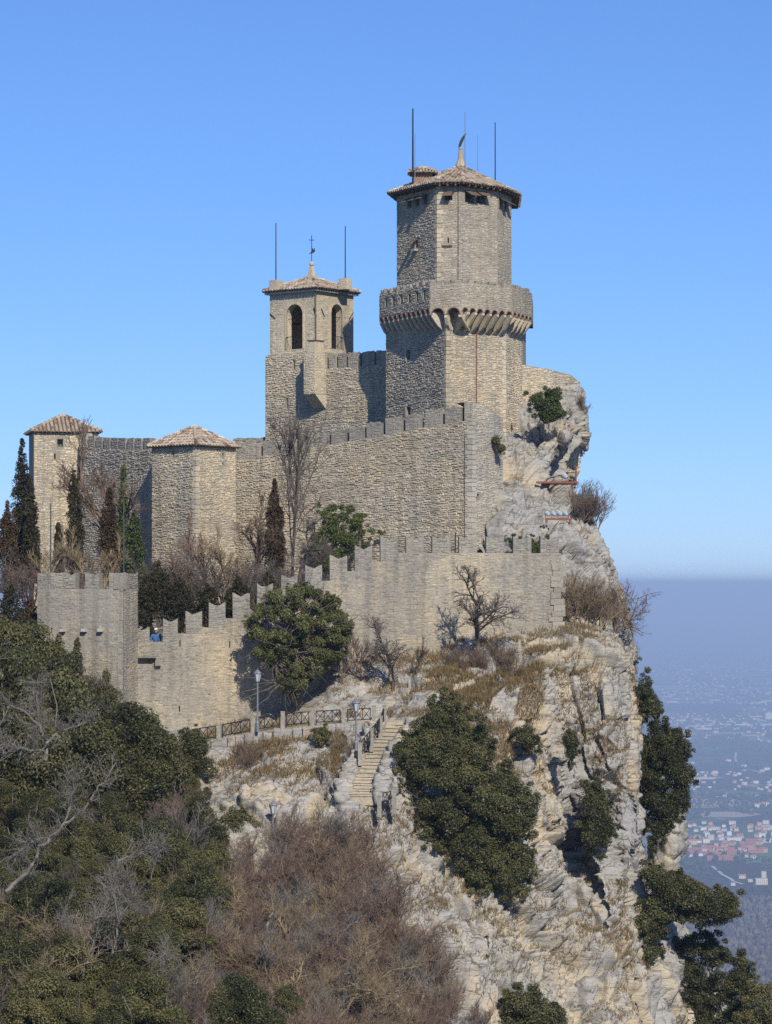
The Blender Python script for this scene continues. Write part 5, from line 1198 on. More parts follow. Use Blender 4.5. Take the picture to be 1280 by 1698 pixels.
def outlined_bush(name, poly, Y, depth, n, per, size_, m, label, cat='tree', rmax=.75, group=None, foot=None, seed=0, barkm='bark_dark', gapp=.0, slope=0.0):
    g = np.random.default_rng(seed+900); xs = [q[0] for q in poly]; ys_ = [q[1] for q in poly]; S = Y/F
    x = g.uniform(min(xs), max(xs), n*14); y = g.uniform(min(ys_), max(ys_), n*14); k = inside(poly, x, y); x, y = x[k], y[k]
    e = edge_dist(poly, x, y)*S; lump = .5+.5*vnoise(np.stack([x/22, y/22, x*0+seed], 1), 71)
    k = e > .05 + .40*lump*min(1, rmax/.6); x, y, e = x[k][:n], y[k][:n], e[k][:n]
    big_ = g.random(len(e)) < .45
    rad = np.where(big_, rmax*g.uniform(.55,.9,len(e)), rmax*g.uniform(.25,.5,len(e))); rad = np.clip(np.minimum(rad, e+.16), .12, rmax)
    dd = depth*np.sqrt(np.clip(e/ max(e.max(),.1), 0, 1))*g.uniform(-1, .5, len(e)); yy = Y + dd + slope*(np.array(ys_).mean()-y)*S
    # sprigs standing out of the outline
    t_ = g.random(n//2)*len(poly); i_ = t_.astype(int); f_ = t_-i_; pa_ = np.array(poly, float); ex = pa_[i_]*(1-f_[:,None]) + pa_[(i_+1)%len(poly)]*f_[:,None]
    cx_, cy_ = np.mean(xs), np.mean(ys_); o_ = g.uniform(-.6,.42,len(ex))*rmax/S/np.maximum(1, np.hypot(ex[:,0]-cx_, ex[:,1]-cy_))
    ex = ex + (ex-np.array([cx_,cy_]))*o_[:,None]
    x = np.concatenate([x, ex[:,0]]); y = np.concatenate([y, ex[:,1]]); rad = np.concatenate([rad, rmax*g.uniform(.18,.38,len(ex))])
    yy = np.concatenate([yy, Y + g.normal(size=len(ex))*depth*.35 + slope*(np.array(ys_).mean()-ex[:,1])*S])
    cen = np.stack([(x-640)*yy/F, yy, (EY-y)*yy/F], 1)
    if gapp: kk = g.random(len(cen)) > gapp; cen, rad = cen[kk], rad[kk]
    fx, fy = foot if foot else (np.mean(xs), max(ys_)-8); base = P(fx, fy, Y+depth*.4)
    root = thing(name, base, label, cat, group)
    V, Fq, rn = leaf_cloud(cen, rad, per*.98, size_*.69, seed+33, .85, .25, .3)
    npmesh('crown', V, Fq, m, rn, parent=root, ploc=base)
    b = MB(); gg = random.Random(seed)
    top = Vector(cen[np.argmax(cen[:,2])]); mid_ = Vector(cen.mean(0))
    limb_mesh(b, base - Vector((0,0,.2)), mid_, .16, .09, g=gg)
    for i in range(10):
        q = Vector(cen[gg.randrange(len(cen))]); limb_mesh(b, base.lerp(mid_, gg.uniform(.4,1)), q, .06, .015, 4, .1, 4, gg)
    b.build('trunk', M[barkm], root, base); return root
outlined_bush('holm_oak', [(735,1150),(770,1165),(800,1200),(818,1230),(812,1262),(850,1280),(893,1325),(885,1375),(880,1420),(885,1455),(850,1495),(820,1470),(780,1478),(770,1450),(720,1415),(705,1390),(690,1350),(665,1310),(655,1275),(670,1225),(700,1190)], 143.2, 1.6, 330, 330, .085, M['oak'], 'large dark green holm oak clinging to the middle of the cliff', foot=(790,1460), seed=1, slope=.18)
outlined_bush('holm_oak', [(1066,1140),(1085,1180),(1110,1205),(1140,1222),(1150,1265),(1152,1300),(1130,1350),(1105,1385),(1080,1405),(1068,1350),(1052,1290),(1050,1250),(1065,1230)], 166, 1.6, 190, 300, .09, M['oak'], 'dark holm oak overhanging the valley from the right edge of the cliff', foot=(1066,1380), seed=2)
outlined_bush('holm_oak', [(1055,1092),(1072,1108),(1078,1140),(1100,1182),(1075,1205),(1062,1170)], 166.5, .7, 45, 240, .08, M['oak'], 'narrow holm oak above the overhanging one at the cliff edge', foot=(1062,1195), seed=3)
outlined_bush('holm_oak', [(966,1300),(990,1296),(1010,1330),(1016,1385),(1000,1414),(970,1405),(962,1350)], 149.6, .8, 70, 260, .08, M['oak'], 'dark evergreen bush in the cleft of the cliff face', 'bush', foot=(985,1405), seed=4)
outlined_bush('holm_oak', [(1065,1440),(1090,1435),(1130,1450),(1180,1475),(1222,1483),(1225,1510),(1195,1540),(1150,1530),(1105,1520),(1100,1560),(1095,1590),(1065,1610),(1038,1590),(1035,1550),(1050,1520),(1075,1490)], 150.5, 1.3, 210, 290, .085, M['oak'], 'spreading holm oak low on the right edge of the cliff', foot=(1075,1560), seed=5)
outlined_bush('holm_oak', [(1120,1560),(1175,1535),(1210,1580),(1240,1590),(1252,1640),(1235,1720),(1150,1740),(1118,1650)], 153, 1.3, 150, 290, .085, M['oak'], 'holm oak at the foot of the right cliff edge', foot=(1150,1720), seed=6)
outlined_bush('holm_oak', [(1225,1655),(1255,1630),(1290,1640),(1330,1660),(1330,1780),(1200,1780)], 150, 1.2, 110, 290, .085, M['olive'], 'olive green bush in the bottom right corner', 'bush', foot=(1270,1770), seed=7)
outlined_bush('holm_oak', [(830,1665),(858,1640),(900,1648),(938,1680),(945,1760),(815,1760)], 136.5, 1.0, 110, 280, .085, M['oak'], 'dark evergreen bush at the bottom of the cliff', 'bush', foot=(880,1755), seed=8)
outlined_bush('holm_oak', [(850,1214),(872,1198),(896,1225),(890,1245),(862,1242)], 149.2, .4, 26, 220, .07, M['oak'], 'small round evergreen bush right of the large holm oak', 'bush', rmax=.5, foot=(872,1242), seed=9)
outlined_bush('holm_oak', [(936,1214),(950,1208),(960,1235),(950,1274),(937,1262)], 149.8, .35, 26, 220, .07, M['oak'], 'small dark bush hanging in a vertical crack of the cliff', 'bush', rmax=.45, foot=(946,1268), seed=10)
outlined_bush('evergreen_bush', [(868,655),(905,643),(926,650),(930,678),(942,690),(905,700),(885,682)], 174.2, .6, 55, 240, .085, M['ivy'], 'green bush on the ledge under the summit wall', 'bush', rmax=.6, foot=(905,697), seed=11)
outlined_bush('evergreen_bush', [(1030,1022),(1042,1010),(1048,1035),(1044,1062),(1032,1055)], 169, .4, 20, 200, .08, M['oak'], 'small bush on the cliff edge under the outer wall', 'bush', rmax=.4, foot=(1036,1060), seed=12)
outlined_bush('evergreen_bush', [(519,1205),(535,1200),(548,1215),(543,1235),(524,1238),(517,1222)], 147.4, .35, 24, 240, .06, M['olive'], 'small round green bush below the path railing', 'bush', rmax=.4, foot=(533,1236), seed=13)
outlined_bush('evergreen_bush', [(370,1345),(395,1335),(425,1365),(428,1410),(400,1430),(362,1410)], 141.5, .6, 50, 260, .07, M['oak'], 'dark green bush beside the half hidden lamp post', 'bush', rmax=.6, foot=(395,1425), seed=14)
outlined_bush('evergreen_bush', [(305,1215),(325,1207),(345,1235),(352,1280),(330,1300),(295,1290),(285,1245)], 146.4, .6, 55, 260, .07, M['oak'], 'dark green bush at the left end of the path railing', 'bush', rmax=.6, foot=(320,1296), seed=15)
# ivy on the inner wall
outlined_bush('wall_ivy', [(530,842),(556,828),(572,838),(600,842),(607,880),(632,882),(625,900),(598,912),(565,925),(548,945),(520,945),(516,890),(532,880)], 169.2, .5, 75, 260, .08, M['ivy'], 'dark green ivy climbing the middle of the inner curtain wall', 'ivy', rmax=.5, foot=(545,950), seed=16, gapp=.1)
outlined_bush('wall_ivy', [(838,888),(905,890),(905,925),(838,925)], 162.5, .3, 40, 240, .07, M['ivy'], 'green ivy seen through the last gaps of the outer wall', 'ivy', rmax=.4, foot=(870,925), seed=17)
outlined_bush('wall_ivy', [(815,720),(828,725),(838,745),(832,752),(820,742)], 168.3, .2, 14, 160, .06, M['olive'], 'small green tuft at the corner of the inner wall', 'bush', rmax=.3, foot=(828,750), seed=18)

# cypresses
def cypress(px, pyb, pyt, wpx, Y, m, label, seed, group=None, lean=0.0):
    base = P(px, pyb, Y); H = (pyb-pyt)*Y/F; Wm = wpx*Y/F/2; root = thing('cypress', base, label, 'cypress', group); g = np.random.default_rng(seed)
    n = int(26*H); t = g.random(n)**.85; prof = np.interp(t, [0,.08,.35,.7,.9,1], [.55,.9,1,.72,.36,.08])*Wm
    a = g.uniform(0, 6.283, n); r = prof*np.sqrt(g.random(n))*.8
    cen = np.stack([base.x + r*np.cos(a) + lean*t*H, base.y + r*np.sin(a), base.z + t*H*.97], 1); rad = np.clip(prof*.42, .12, .42)*g.uniform(.7,1.2,n)
    V, Fq, rn = leaf_cloud(cen, rad, 58, .078, seed+5, 1.5, .8); npmesh('crown', V, Fq, m, rn, parent=root, ploc=base)
    b = MB(); b.tube([base-Vector((0,0,.3)), base+Vector((lean*H*.8,0,H*.8))], [.14,.03], 6); b.build('trunk', M['bark_dark'], root, base)
cypress(37, 970, 724, 44, 168, M['cypress'], 'tallest cypress at the left edge beside the far tower', 21)
cypress(52, 975, 800, 36, 165, M['cypress'], 'shorter cypress leaning on the tallest one at the left edge', 22)
cypress(12, 985, 830, 40, 164, M['cypress_brown'], 'brownish cypress in front of the tallest cypress', 23)
cypress(123, 965, 775, 34, 168, M['cypress'], 'cypress standing before the far tower wall', 24)
cypress(97, 970, 868, 20, 165, M['cypress'], 'small thin cypress between the flagpole and the far tower', 25)
cypress(181, 965, 808, 40, 167, M['cypress_brown'], 'dry brown cypress before the shaded side wall', 26)
cypress(455, 985, 793, 38, 164, M['cypress_brown'], 'brown cypress before the inner wall beside the tall bare tree', 27)
cypress(222, 975, 848, 46, 166.5, M['ivy'], 'green ivy covered trunk against the shaded side wall', 28)
cypress(205, 960, 770, 22, 168, M['ivy'], 'slender ivy wrapped tree before the shaded side wall', 29)
cypress(262, 1030, 930, 60, 160, M['cypress'], 'dark evergreen shrub behind the outer wall near the person', 30)
cypress(240, 1060, 955, 40, 159.8, M['cypress'], 'dark evergreen shrub right behind the wall tower', 31)
cypress(128, 1205, 1058, 30, 149, M['olive'], 'olive green cypress in front of the wall tower', 32)
cypress(98, 1205, 1048, 36, 148.6, M['olive'], 'broad olive green cypress in front of the wall tower', 33)
cypress(176, 1215, 1112, 34, 149.3, M['olive'], 'short olive green cypress at the corner of the wall tower', 34)

for px_, pt_, wd_, lb_ in ((300,960,56,'dark evergreen shrub behind the third merlon from the wall tower'),(345,968,50,'dark evergreen shrub behind the fourth merlon from the wall tower'),(395,955,54,'dark evergreen shrub behind the fifth merlon from the wall tower'),(445,945,50,'dark evergreen shrub behind the sixth merlon from the wall tower')):
    cypress(px_, 1050, pt_, wd_, 159.4, M['cypress'], lb_, 40+px_)
cypress(18, 1080, 965, 62, 158.5, M['cypress'], 'dark evergreen shrub left of the wall tower', 35)
cypress(50, 1085, 985, 50, 158, M['cypress_brown'], 'brown evergreen shrub touching the left side of the wall tower', 36)
cypress(-20, 1085, 975, 60, 158, M['olive'], 'olive evergreen shrub at the left picture edge beside the wall tower', 37)
# bare trees and shrubs
def bare(seed, H, r0, nb, lev, ang, up=.25, trunk=.35, multi=1, twig=.0065):
    g = random.Random(seed); mb = MB()
    def branch(p, d, L_, r, l):
        seg = 5 if l == 0 else (4 if l < lev else 2); pts = [p]; q = p
        for i in range(seg):
            d = (d + Vector((g.gauss(0,.16), g.gauss(0,.16), g.gauss(0,.10) + up*.12))).normalized(); q = q + d*(L_/seg); pts.append(q)
        re = max(twig*.7, r*.45); mb.tube(pts, [r + (re-r)*i/seg for i in range(seg+1)], 6 if l == 0 else (4 if l == 1 else 3), None, 0, l < 2)
        if l >= lev: return
        n = nb[l]
        for k in range(n):
            t = (trunk if l == 0 else .18) + (1-(trunk if l == 0 else .18))*(k+g.random())/n; i = min(int(t*seg), seg-1); s = pts[i].lerp(pts[i+1], t*seg-i)
            dd = (pts[i+1]-pts[i]).normalized(); side = dd.cross(Vector((g.gauss(0,1), g.gauss(0,1), g.gauss(0,1)))).normalized(); a = g.uniform(.55,1.15)*ang
            nd = (dd*math.cos(a) + side*math.sin(a) + Vector((0,0,up*.5))).normalized()
            branch(s, nd, L_*g.uniform(.42,.68)*(1.1-.45*t), max(twig, r*g.uniform(.4,.6)), l+1)
    for k in range(multi):
        d = Vector((0,0,1)) if multi == 1 else Vector((g.gauss(0,.5), g.gauss(0,.5), 1)).normalized()
        branch(Vector((g.gauss(0,.12)*(multi>1), g.gauss(0,.12)*(multi>1), -.15)), d, H*(.72 if multi == 1 else g.uniform(.45,.75)), r0*(1 if multi == 1 else g.uniform(.5,1)), 0)
    o = mb.build('bare_source', M['bark_dark']); me = o.data; bpy.data.objects.remove(o)
    zs_ = np.array([v.co.z for v in me.vertices]); return me, float(zs_.max())
tall = bare(1, 7, .12, [13,6,5,4], 4, .95, .35, .15)
spread = bare(2, 4, .11, [9,7,6,4], 4, 1.05, .15, .2)
fan = bare(3, 4, .08, [9,7,5,3], 4, .75, .45, .15)
shrubA = bare(4, 2.4, .03, [7,5,4], 3, .85, .35, .1, 9, .0045)
shrubB = bare(5, 2.4, .035, [8,6,4], 3, 1.0, .2, .1, 8, .0045)
shrubC = bare(6, 2.4, .03, [7,6,4], 3, .7, .5, .1, 11, .0045)
limbG = bare(7, 5, .10, [8,5,4,3], 4, .9, .3, .25)
limbH = bare(8, 5, .09, [7,6,4,3], 4, 1.1, .1, .25)
def put_bare(src, px, pyb, H, Y, m, label, name='bare_tree', cat='tree', rz=0.0, tilt=(0,0), group=None, pos=None, wide=1.0):
    base = pos if pos is not None else P(px, pyb, Y); s = H/src[1]
    o = bpy.data.objects.new(name, src[0]); COL.objects.link(o); o.material_slots[0].link = 'OBJECT'; o.material_slots[0].material = m; o.location = base; o.rotation_euler = (tilt[0], tilt[1], rz); o.scale = (s*wide,s*wide,s)
    tag(o, label, cat, group); return o
BD, BG, BB, BO = M['bark_dark'], M['bark_grey'], M['bark_brown'], M['bark_ochre']
put_bare(tall, 484, 965, 11.0, 164.5, BD, 'tall bare dark tree before the inner curtain wall', rz=.4, wide=.5)
put_bare(fan, 210, 960, 10.3, 169, BB, 'bare tree whose twigs rise above the side wall', rz=1)
put_bare(spread, 497, 975, 4.4, 163, BD, 'low bare tree right of the tall bare tree', rz=2)
put_bare(fan, 345, 985, 5.2, 163, BB, 'bare tree in front of the squat corner tower', rz=.5)
put_bare(fan, 380, 990, 4.6, 162, BO, 'thin bare tree right of the squat corner tower', rz=2.2)
put_bare(fan, 420, 985, 6.5, 164, BB, 'bare tree with thin upright twigs left of the brown cypress', rz=3.0)
put_bare(fan, 150, 985, 4.2, 163, BO, 'ochre twigged bare tree behind the wall tower', rz=1.7)
put_bare(fan, 170, 985, 3.8, 162, BO, 'small ochre twigged bare tree right behind the wall tower merlons', rz=4)
put_bare(fan, -5, 985, 7.5, 163, BB, 'bare tree at the left picture edge', rz=.2)
put_bare(fan, 75, 985, 4.5, 162, BO, 'bare tree behind the left merlons of the wall tower', rz=5)
for k, (px, H, m) in enumerate([(20,3.6,BD),(45,3.0,BB),(110,3.2,BD),(215,3.0,BD),(285,3.4,BD),(310,3.8,BB),(330,3.2,BD),(365,3.4,BD),(400,3.0,BB),(440,3.2,BD),(465,3.0,BD),(510,2.2,BD)]):
    put_bare([shrubA,shrubB,shrubC][k%3], px, 1000, H, 161+.6*(k%3), m, 'bare brown shrub growing between the outer and the inner walls', 'bare_shrub', 'shrub', k*1.3, group='bare shrubs between the walls')
s = surf(790, 1085); put_bare(spread, 0, 0, 5.4, 0, BD, 'bare spreading tree in front of the right part of the outer wall', rz=.9, pos=s)
for k, (px, py, H, src, m, lab) in enumerate([(650,1140,4.2,spread,BD,'dark bare tree before the middle of the outer wall'),(597,1125,4.0,fan,BB,'slender bare tree right of the ivy covered tree'),(570,1130,2.6,fan,BB,'small bare tree leaning on the ivy covered tree'),(690,1115,2.4,fan,BB,'low bare tree left of the bare spreading tree')]):
    put_bare(src, 0, 0, H, 0, m, lab, rz=k*1.1, pos=surf(px, py))
def shrubs(pts, lab, group, m, srcs=(shrubA,shrubB,shrubC), H=(1.2,2.0), seed=0, sink=.1):
    g = random.Random(seed)
    for k, (px, py) in enumerate(pts):
        s = surf(px, py); put_bare(srcs[k % len(srcs)], 0, 0, g.uniform(*H), 0, m[k % len(m)] if isinstance(m, list) else m, lab, 'bare_shrub', 'shrub', g.uniform(0,6), (g.uniform(-.2,.2), g.uniform(-.2,.2)), group, s-Vector((0,0,sink)))
shrubs([(760,1095),(785,1100),(805,1105),(830,1100),(850,1098),(820,1090),(770,1108),(845,1110),(740,1100)], 'russet bare shrub around the bare spreading tree', 'russet shrubs below the outer wall', M['bark_brown'], H=(1.2,1.9), seed=1)
shrubs([(950,1020),(970,1025),(990,1030),(1005,1035),(1020,1035),(960,1000)], 'thin bare shrub on the crag right of the outer wall', 'bare shrubs on the crag', [BB,BO], H=(2.2,3.6), seed=2)
shrubs([(975,862),(985,864),(967,858)], 'grey twiggy shrub on the rock right of the floodlights', 'twiggy shrubs beside the floodlights', BB, (shrubC,shrubA), (2.6,3.6), 3)
shrubs([(962,668),(966,680)], 'tiny bare tuft on the edge of the crag', 'tufts on the crag edge', BB, (shrubC,), (.8,1.3), 4)
shrubs([(400,1250),(425,1255),(415,1270),(565,1240),(580,1255)], 'small bare bush on the bank below the path', 'bare bushes below the path', [BB,BO], H=(1.1,1.8), seed=5)
# ivy covered tree by the path
ib = surf(492, 1168); iv = thing('ivy_tree', ib, 'leaning tree with a round crown smothered in green ivy by the path', 'tree')
poly = [(440,978),(500,962),(560,985),(592,1040),(578,1088),(530,1120),(505,1150),(475,1165),(455,1120),(415,1085),(400,1025)]; Yt = 154.2
g_ = np.random.default_rng(77); x = g_.uniform(400,592,3000); y = g_.uniform(962,1165,3000); k = inside(poly,x,y); x, y = x[k][:560], y[k][:560]; e = edge_dist(poly,x,y)*Yt/F
k = (g_.random(len(x)) > .05) & (vnoise(np.stack([x/26, y/26, x*0], 1), 5) > -.68); x, y, e = x[k], y[k], e[k]
dd = 1.9*np.sqrt(np.clip(e/2.4,0,1))*g_.uniform(-1,1,len(x)); cen = np.stack([(x-640)*(Yt+dd)/F, Yt+dd, (EY-y)*(Yt+dd)/F], 1)
V, Fq, rn = leaf_cloud(cen, np.clip(e+.1,.15,.55)*g_.uniform(.25,.75,len(e)), 240, .055, 78, .85, .25, .3); npmesh('crown', V, Fq, M['ivy_olive'], rn, parent=iv, ploc=ib)
b = MB(); g = random.Random(9); cm = P(490,1060,Yt)
forks = [P(455,1090,Yt-.5), P(500,1080,Yt), P(535,1090,Yt+.3), P(470,1050,Yt+.4)]
limb_mesh(b, ib-Vector((0,0,.3)), P(478,1125,Yt-.2), .2, .15, g=g)
for f in forks:
    limb_mesh(b, P(478,1125,Yt-.2), f, .13, .08, g=g)
    for q in range(44):
        j = g.randrange(len(cen)); tgt = Vector(cen[j]); tgt = tgt + (tgt-cm)*g.uniform(.05,.38) + Vector((0,-.4,0)); limb_mesh(b, f, tgt, .045, .008, 6, .09, 4, g)
for tx, ty in ((385,1150),(392,1120),(395,1165),(412,1180),(420,1135)): limb_mesh(b, P(470,1130,Yt-.3), P(tx,ty,Yt-1.2), .06, .012, 6, .08, 4, g)
b.build('trunk', M['bark_dark'], iv, ib)

# left thicket: evergreen shrubs, grey limbs through them
def shrub_mesh(seed, H, W_, n, per, size):
    g = np.random.default_rng(seed); t = g.random(n)**.8; pr = np.interp(t, [0,.3,.7,1], [.6,1,.8,.25])*W_; a = g.uniform(0,6.283,n); r = pr*np.sqrt(g.random(n))
    cen = np.stack([r*np.cos(a), r*np.sin(a), .15+t*H*.88], 1); V, Fq, rn = leaf_cloud(cen, g.uniform(.14,.5,n), per, size, seed+1, .8, .3, .3)
    me_o = npmesh('leaf_source', V, Fq, M['olive'], rn); me = me_o.data; bpy.data.objects.remove(me_o); return me
SH = [shrub_mesh(200+i, 3.4, 1.3, 95, 420, .042) for i in range(4)]
bt = []
for i in range(3):
    b = MB(); g = random.Random(300+i)
    for q in range(7): limb_mesh(b, Vector((g.gauss(0,.1),g.gauss(0,.1),-.3)), Vector((g.gauss(0,.7),g.gauss(0,.7),g.uniform(1.8,3.2))), .06, .015, 5, .08, 4, g)
    o = b.build('stem_source', M['bark_grey']); bt.append(o.data); bpy.data.objects.remove(o)
def put_shrub(k, pos, s, m, label, group, rz, sz=1.0):
    root = thing('evergreen_shrub', pos, label, 'shrub', group); root.rotation_euler = (0,0,rz); root.scale = (s,s,s*sz)
    for nm, me in (('crown', SH[k]), ('stems', bt[k%3])):
        o = bpy.data.objects.new(nm, me); COL.objects.link(o); o.parent = root
        if nm == 'crown': o.material_slots[0].link = 'OBJECT'; o.material_slots[0].material = m
g = random.Random(12); top_px = [(-200,930),(0,962),(40,990),(70,1045),(110,1075),(150,1085),(190,1135),(235,1165),(265,1190),(300,1235),(345,1300),(370,1360),(420,1430),(470,1520),(540,1640),(600,1760)]
cnt = 0
for Y in np.arange(150, 108, -2.3):
    for px in np.arange(-70, 600, 34*150/Y):
        pxx = px + g.uniform(-14,14); X = (pxx-640)*Y/F; z = ground(X, Y); pyb = EY - z*F/Y
        lim = float(np.interp(pxx, [q[0] for q in top_px], [q[1] for q in top_px]))
        if pyb < lim + 25: continue
        Hmax = (pyb-lim)*Y/F; H = min(Hmax*g.uniform(.55,1.0), g.uniform(1.6,4.2) if Y < 143 else 10)
        if H < .8 or pyb - H*F/Y > 1720: continue
        # the brown brush takes the lower right of this slope
        if pxx > 330 + (1698-min(pyb-H*F/Y,1698))*.12 and g.random() < .82: continue
        if g.random() < .36:
            put_bare([shrubA,shrubB,shrubC][g.randrange(3)], 0, 0, H*g.uniform(.8,1.1), 0, [BB,BO,BG,BD][g.randrange(4)], 'leafless shrub among the evergreens of the left slope', 'bare_shrub', 'shrub', g.uniform(0,6), (g.uniform(-.25,.25), g.uniform(-.25,.25)), 'leafless shrubs in the left thicket', Vector((X,Y-.6,z-.1))); continue
        s = min(H/3.4, 1.9); m = M['olive'] if g.random() < .6 else M['oak']
        put_shrub(g.randrange(4), Vector((X,Y,z-.2)), s, m, 'olive green evergreen shrub in the thicket on the left slope' if m is M['olive'] else 'dark green evergreen shrub in the thicket on the left slope', 'evergreen thicket on the left slope', g.uniform(0,6), H/3.4/s); cnt += 1
def limb_tree(lines, Y, r, m, label, seed, twigs=26):
    g = random.Random(seed); base = P(*lines[0][0], Y); root = thing('bare_tree', base, label, 'tree'); b = MB()
    for li, ln in enumerate(lines):
        pts = [P(px, py, Y + g.uniform(-.25,.25)) for px, py in ln]; n = len(pts); r0 = r*(1 if li == 0 else .6)
        fine = []
        for i in range(n-1):
            for q in range(3): fine.append(pts[i].lerp(pts[i+1], q/3) + Vector((g.gauss(0,.03),g.gauss(0,.05),g.gauss(0,.03))))
        fine.append(pts[-1]); nf = len(fine); b.tube(fine, [r0*(1-.78*i/(nf-1)) for i in range(nf)], 6)
        for q in range(twigs):
            t = g.uniform(.15,1); i = min(int(t*(nf-1)), nf-2); p = fine[i]; d = (fine[i+1]-fine[i]).normalized()
            for lev, (L_, rr) in enumerate(((g.uniform(.5,1.3), .016), )):
                e = (d*.5 + Vector((g.gauss(0,.7), g.gauss(0,.6), g.gauss(.35,.6)))).normalized(); tw = [p]
                for _ in range(5): e = (e + Vector((g.gauss(0,.25),g.gauss(0,.25),g.gauss(.05,.25)))).normalized(); tw.append(tw[-1] + e*L_/5)
                b.tube(tw, [rr*(1-.7*j/5) for j in range(6)], 4, None, 0, False)
                for j in range(1, 6):
                    for _ in range(2):
                        f = (e + Vector((g.gauss(0,.8),g.gauss(0,.8),g.gauss(.1,.8)))).normalized(); q1 = tw[j] + f*g.uniform(.15,.4); q2 = q1 + (f+Vector((g.gauss(0,.4),g.gauss(0,.4),g.gauss(0,.4)))).normalized()*g.uniform(.1,.3)
                        b.tube([tw[j], q1, q2], [.008,.006,.004], 3, None, 0, False)
    b.build('limbs', m, root, base)
limb_tree([[(10,1480),(21,1466),(46,1448),(65,1406),(84,1389),(106,1367),(130,1350),(144,1339),(155,1318),(172,1297),(192,1265)], [(106,1367),(118,1330),(122,1300),(125,1280)], [(84,1389),(60,1392),(35,1410),(5,1425)]], 119, .10, M['bark_grey'], 'long pale grey limb sweeping up to the right across the left thicket', 1)
limb_tree([[(76,1260),(76,1228),(64,1202),(40,1180),(20,1170)], [(70,1215),(63,1190),(62,1160),(64,1120)], [(76,1235),(95,1215),(130,1200),(150,1195)], [(76,1245),(40,1240),(0,1235)]], 131, .10, M['bark_grey'], 'bare grey forked tree in the upper left thicket', 2)
limb_tree([[(183,1610),(192,1560),(197,1530),(187,1480),(160,1462)], [(197,1530),(215,1500),(222,1485)], [(187,1500),(205,1475),(205,1450)]], 114, .06, M['bark_grey'], 'ochre lichened sapling with a straight stem low in the left thicket', 3, 18)
limb_tree([[(144,1600),(155,1565),(141,1540),(116,1528)], [(155,1565),(163,1530),(165,1512)]], 113, .05, M['bark_grey'], 'short grey sapling beside the lichened sapling', 4, 16)
limb_tree([[(195,1425),(215,1420),(235,1415),(252,1422),(275,1405)], [(235,1415),(258,1410),(268,1418)]], 120, .06, M['bark_grey'], 'low grey branch reaching to the right in the middle of the thicket', 5, 16)
limb_tree([[(440,1545),(448,1520),(462,1500),(480,1475)]], 121, .06, M['bark_grey'], 'broken pale branch at the left edge of the brown brush', 6, 5)
limb_tree([[(0,1690),(40,1660),(80,1640),(130,1600),(170,1590)], [(40,1660),(60,1620),(90,1590)]], 110, .045, M['bark_ochre'], 'tangled ochre branches in the bottom left corner', 7, 30)
limb_tree([[(560,1690),(600,1640),(650,1610),(700,1600)], [(600,1640),(640,1650),(690,1640)], [(600,1645),(590,1600),(610,1560)]], 117, .05, M['bark_ochre'], 'ochre lichened branches spreading low in the brown brush', 8, 26)
limb_tree([[(250,1690),(275,1650),(310,1630),(350,1600)], [(275,1650),(265,1610),(280,1570)]], 111, .045, M['bark_grey'], 'thin grey branches at the bottom of the left thicket', 9, 24)
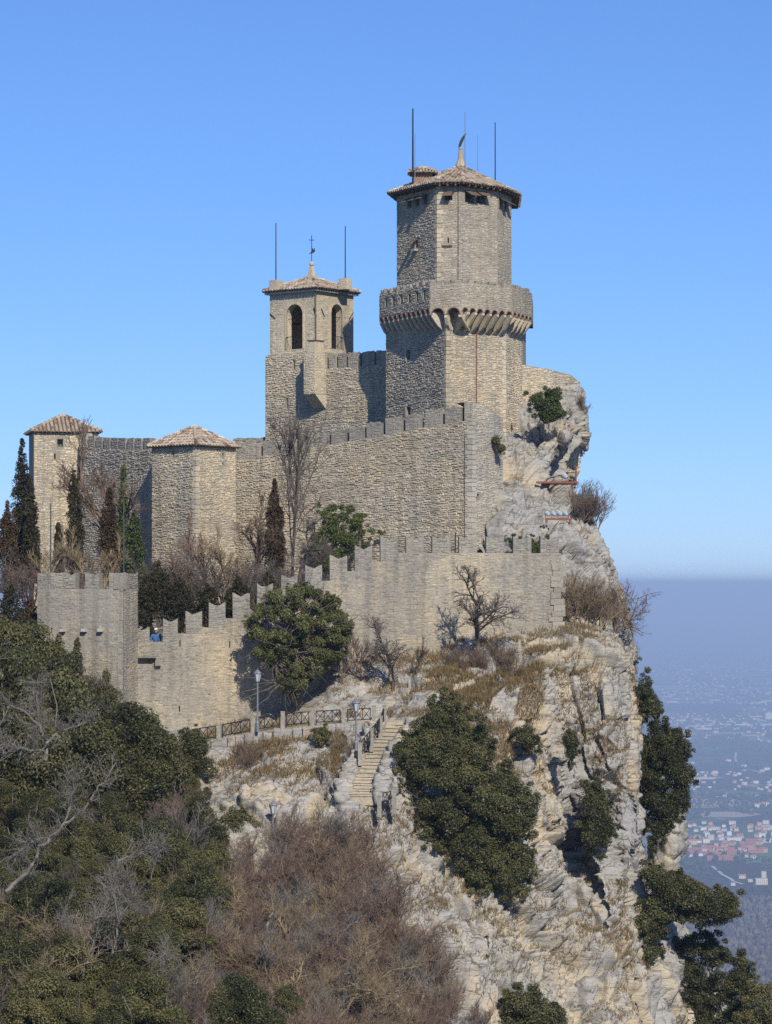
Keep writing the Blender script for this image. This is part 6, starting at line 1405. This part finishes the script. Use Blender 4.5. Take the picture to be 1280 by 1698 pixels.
# brown brush
g = random.Random(21); poly = [(395,1395),(455,1330),(520,1318),(570,1335),(625,1400),(665,1470),(700,1530),(745,1600),(800,1690),(800,1740),(330,1740),(310,1640),(350,1540),(345,1450)]
xs = np.arange(320, 800, 31); 
for py in np.arange(1395, 1800, 27):
    for px in xs:
        x_, y_ = px + g.uniform(-10,10), py + g.uniform(-8,8)
        if not inside(poly, np.array([x_]), np.array([min(y_-30,1735)]))[0]: continue
        s = surf(x_, y_, 9)
        put_bare([shrubA,shrubB,shrubC][g.randrange(3)], 0, 0, g.uniform(1.5,3.0), 0, BB if g.random() < .7 else (BO if g.random() < .5 else BG), 'reddish brown leafless shrub in the brush below the steps', 'bare_shrub', 'shrub', g.uniform(0,6), (g.uniform(-.2,.2), g.uniform(-.2,.2)), 'brown brush below the steps', s-Vector((0,0,.15)))
for k, (px, py, H, mm) in enumerate([(470,1440,2.6,BG),(520,1450,2.8,BO),(560,1500,2.6,BB),(610,1520,2.4,BG),(480,1560,3.0,BO),(540,1600,3.0,BG),(600,1620,2.8,BO),(660,1620,2.6,BB),(430,1640,3.0,BG),(500,1690,3.0,BO),(570,1700,3.0,BG),(640,1710,2.8,BO),(720,1690,2.4,BG),(400,1550,2.8,BO)]):
    put_bare([fan,spread,limbG,limbH][k%4], 0, 0, H, 0, mm, 'forked bare sapling standing out of the brown brush', 'bare_tree', 'tree', k*1.9, (.1*math.sin(k), .3*math.sin(2.1*k)), 'saplings in the brown brush', surf(px, py, 9))
# undergrowth and dry grass on the rock: blades nobody could count
Hn = HILL; dr = np.gradient(Hn, axis=0); dc = np.gradient(Hn, axis=1); Nn = np.cross(dc, dr); Nn /= np.linalg.norm(Nn, axis=2, keepdims=True)+1e-9
Nn = Nn*np.sign(np.median(Nn[:,:,2])+1e-9); pts = Hn.reshape(-1,3); nz = np.abs(Nn.reshape(-1,3)[:,2])
def grass(pts, nz, thr, n, h0, h1, seed, label, lim=None):
    ppx = 640+pts[:,0]*F/pts[:,1]; ppy = EY-pts[:,2]*F/pts[:,1]
    w_ = np.clip((nz-thr)/.2, 0, 1)*(fbm(pts*.45, 3, seed) > .02)*((ppx > 300) & (ppx < 1080))
    if lim is not None: w_ = w_*lim(ppx, ppy)
    c = np.where(w_ > .01)[0]
    if len(c) == 0: return
    gq = np.random.default_rng(seed); ii = gq.choice(c, n, p=w_[c]/w_[c].sum()); p = pts[ii] + gq.normal(size=(n,3))*np.array([.09,.09,.0])
    d = gq.normal(size=(n,3))*.45 + np.array([0,0,1]); d /= np.linalg.norm(d, axis=1, keepdims=True); h = gq.uniform(h0,h1,n)[:,None]; a = np.cross(d, gq.normal(size=(n,3))); a /= np.linalg.norm(a, axis=1, keepdims=True)
    V = np.stack([p-a*.018, p+a*.018, p+d*h], 1).reshape(-1,3); o = npmesh('dry_grass', V, np.arange(3*n).reshape(-1,3), M['grass'], np.repeat(gq.random(n),3)); tag(o, label, kind='stuff')
grass(pts, nz, .40, 90000, .12, .40, 61, 'dry brown grass on the ledges of the cliff', lambda x, y: ~((x > 570) & (x < 690) & (y > 1190) & (y < 1335)))

grass(pts, nz, .15, 45000, .15, .45, 63, 'dry brown grass on the banks beside the path', lambda x, y: (y > 1060) & (y < 1290) & (x < 900) & ~((x > 570) & (x < 690) & (y > 1190)))
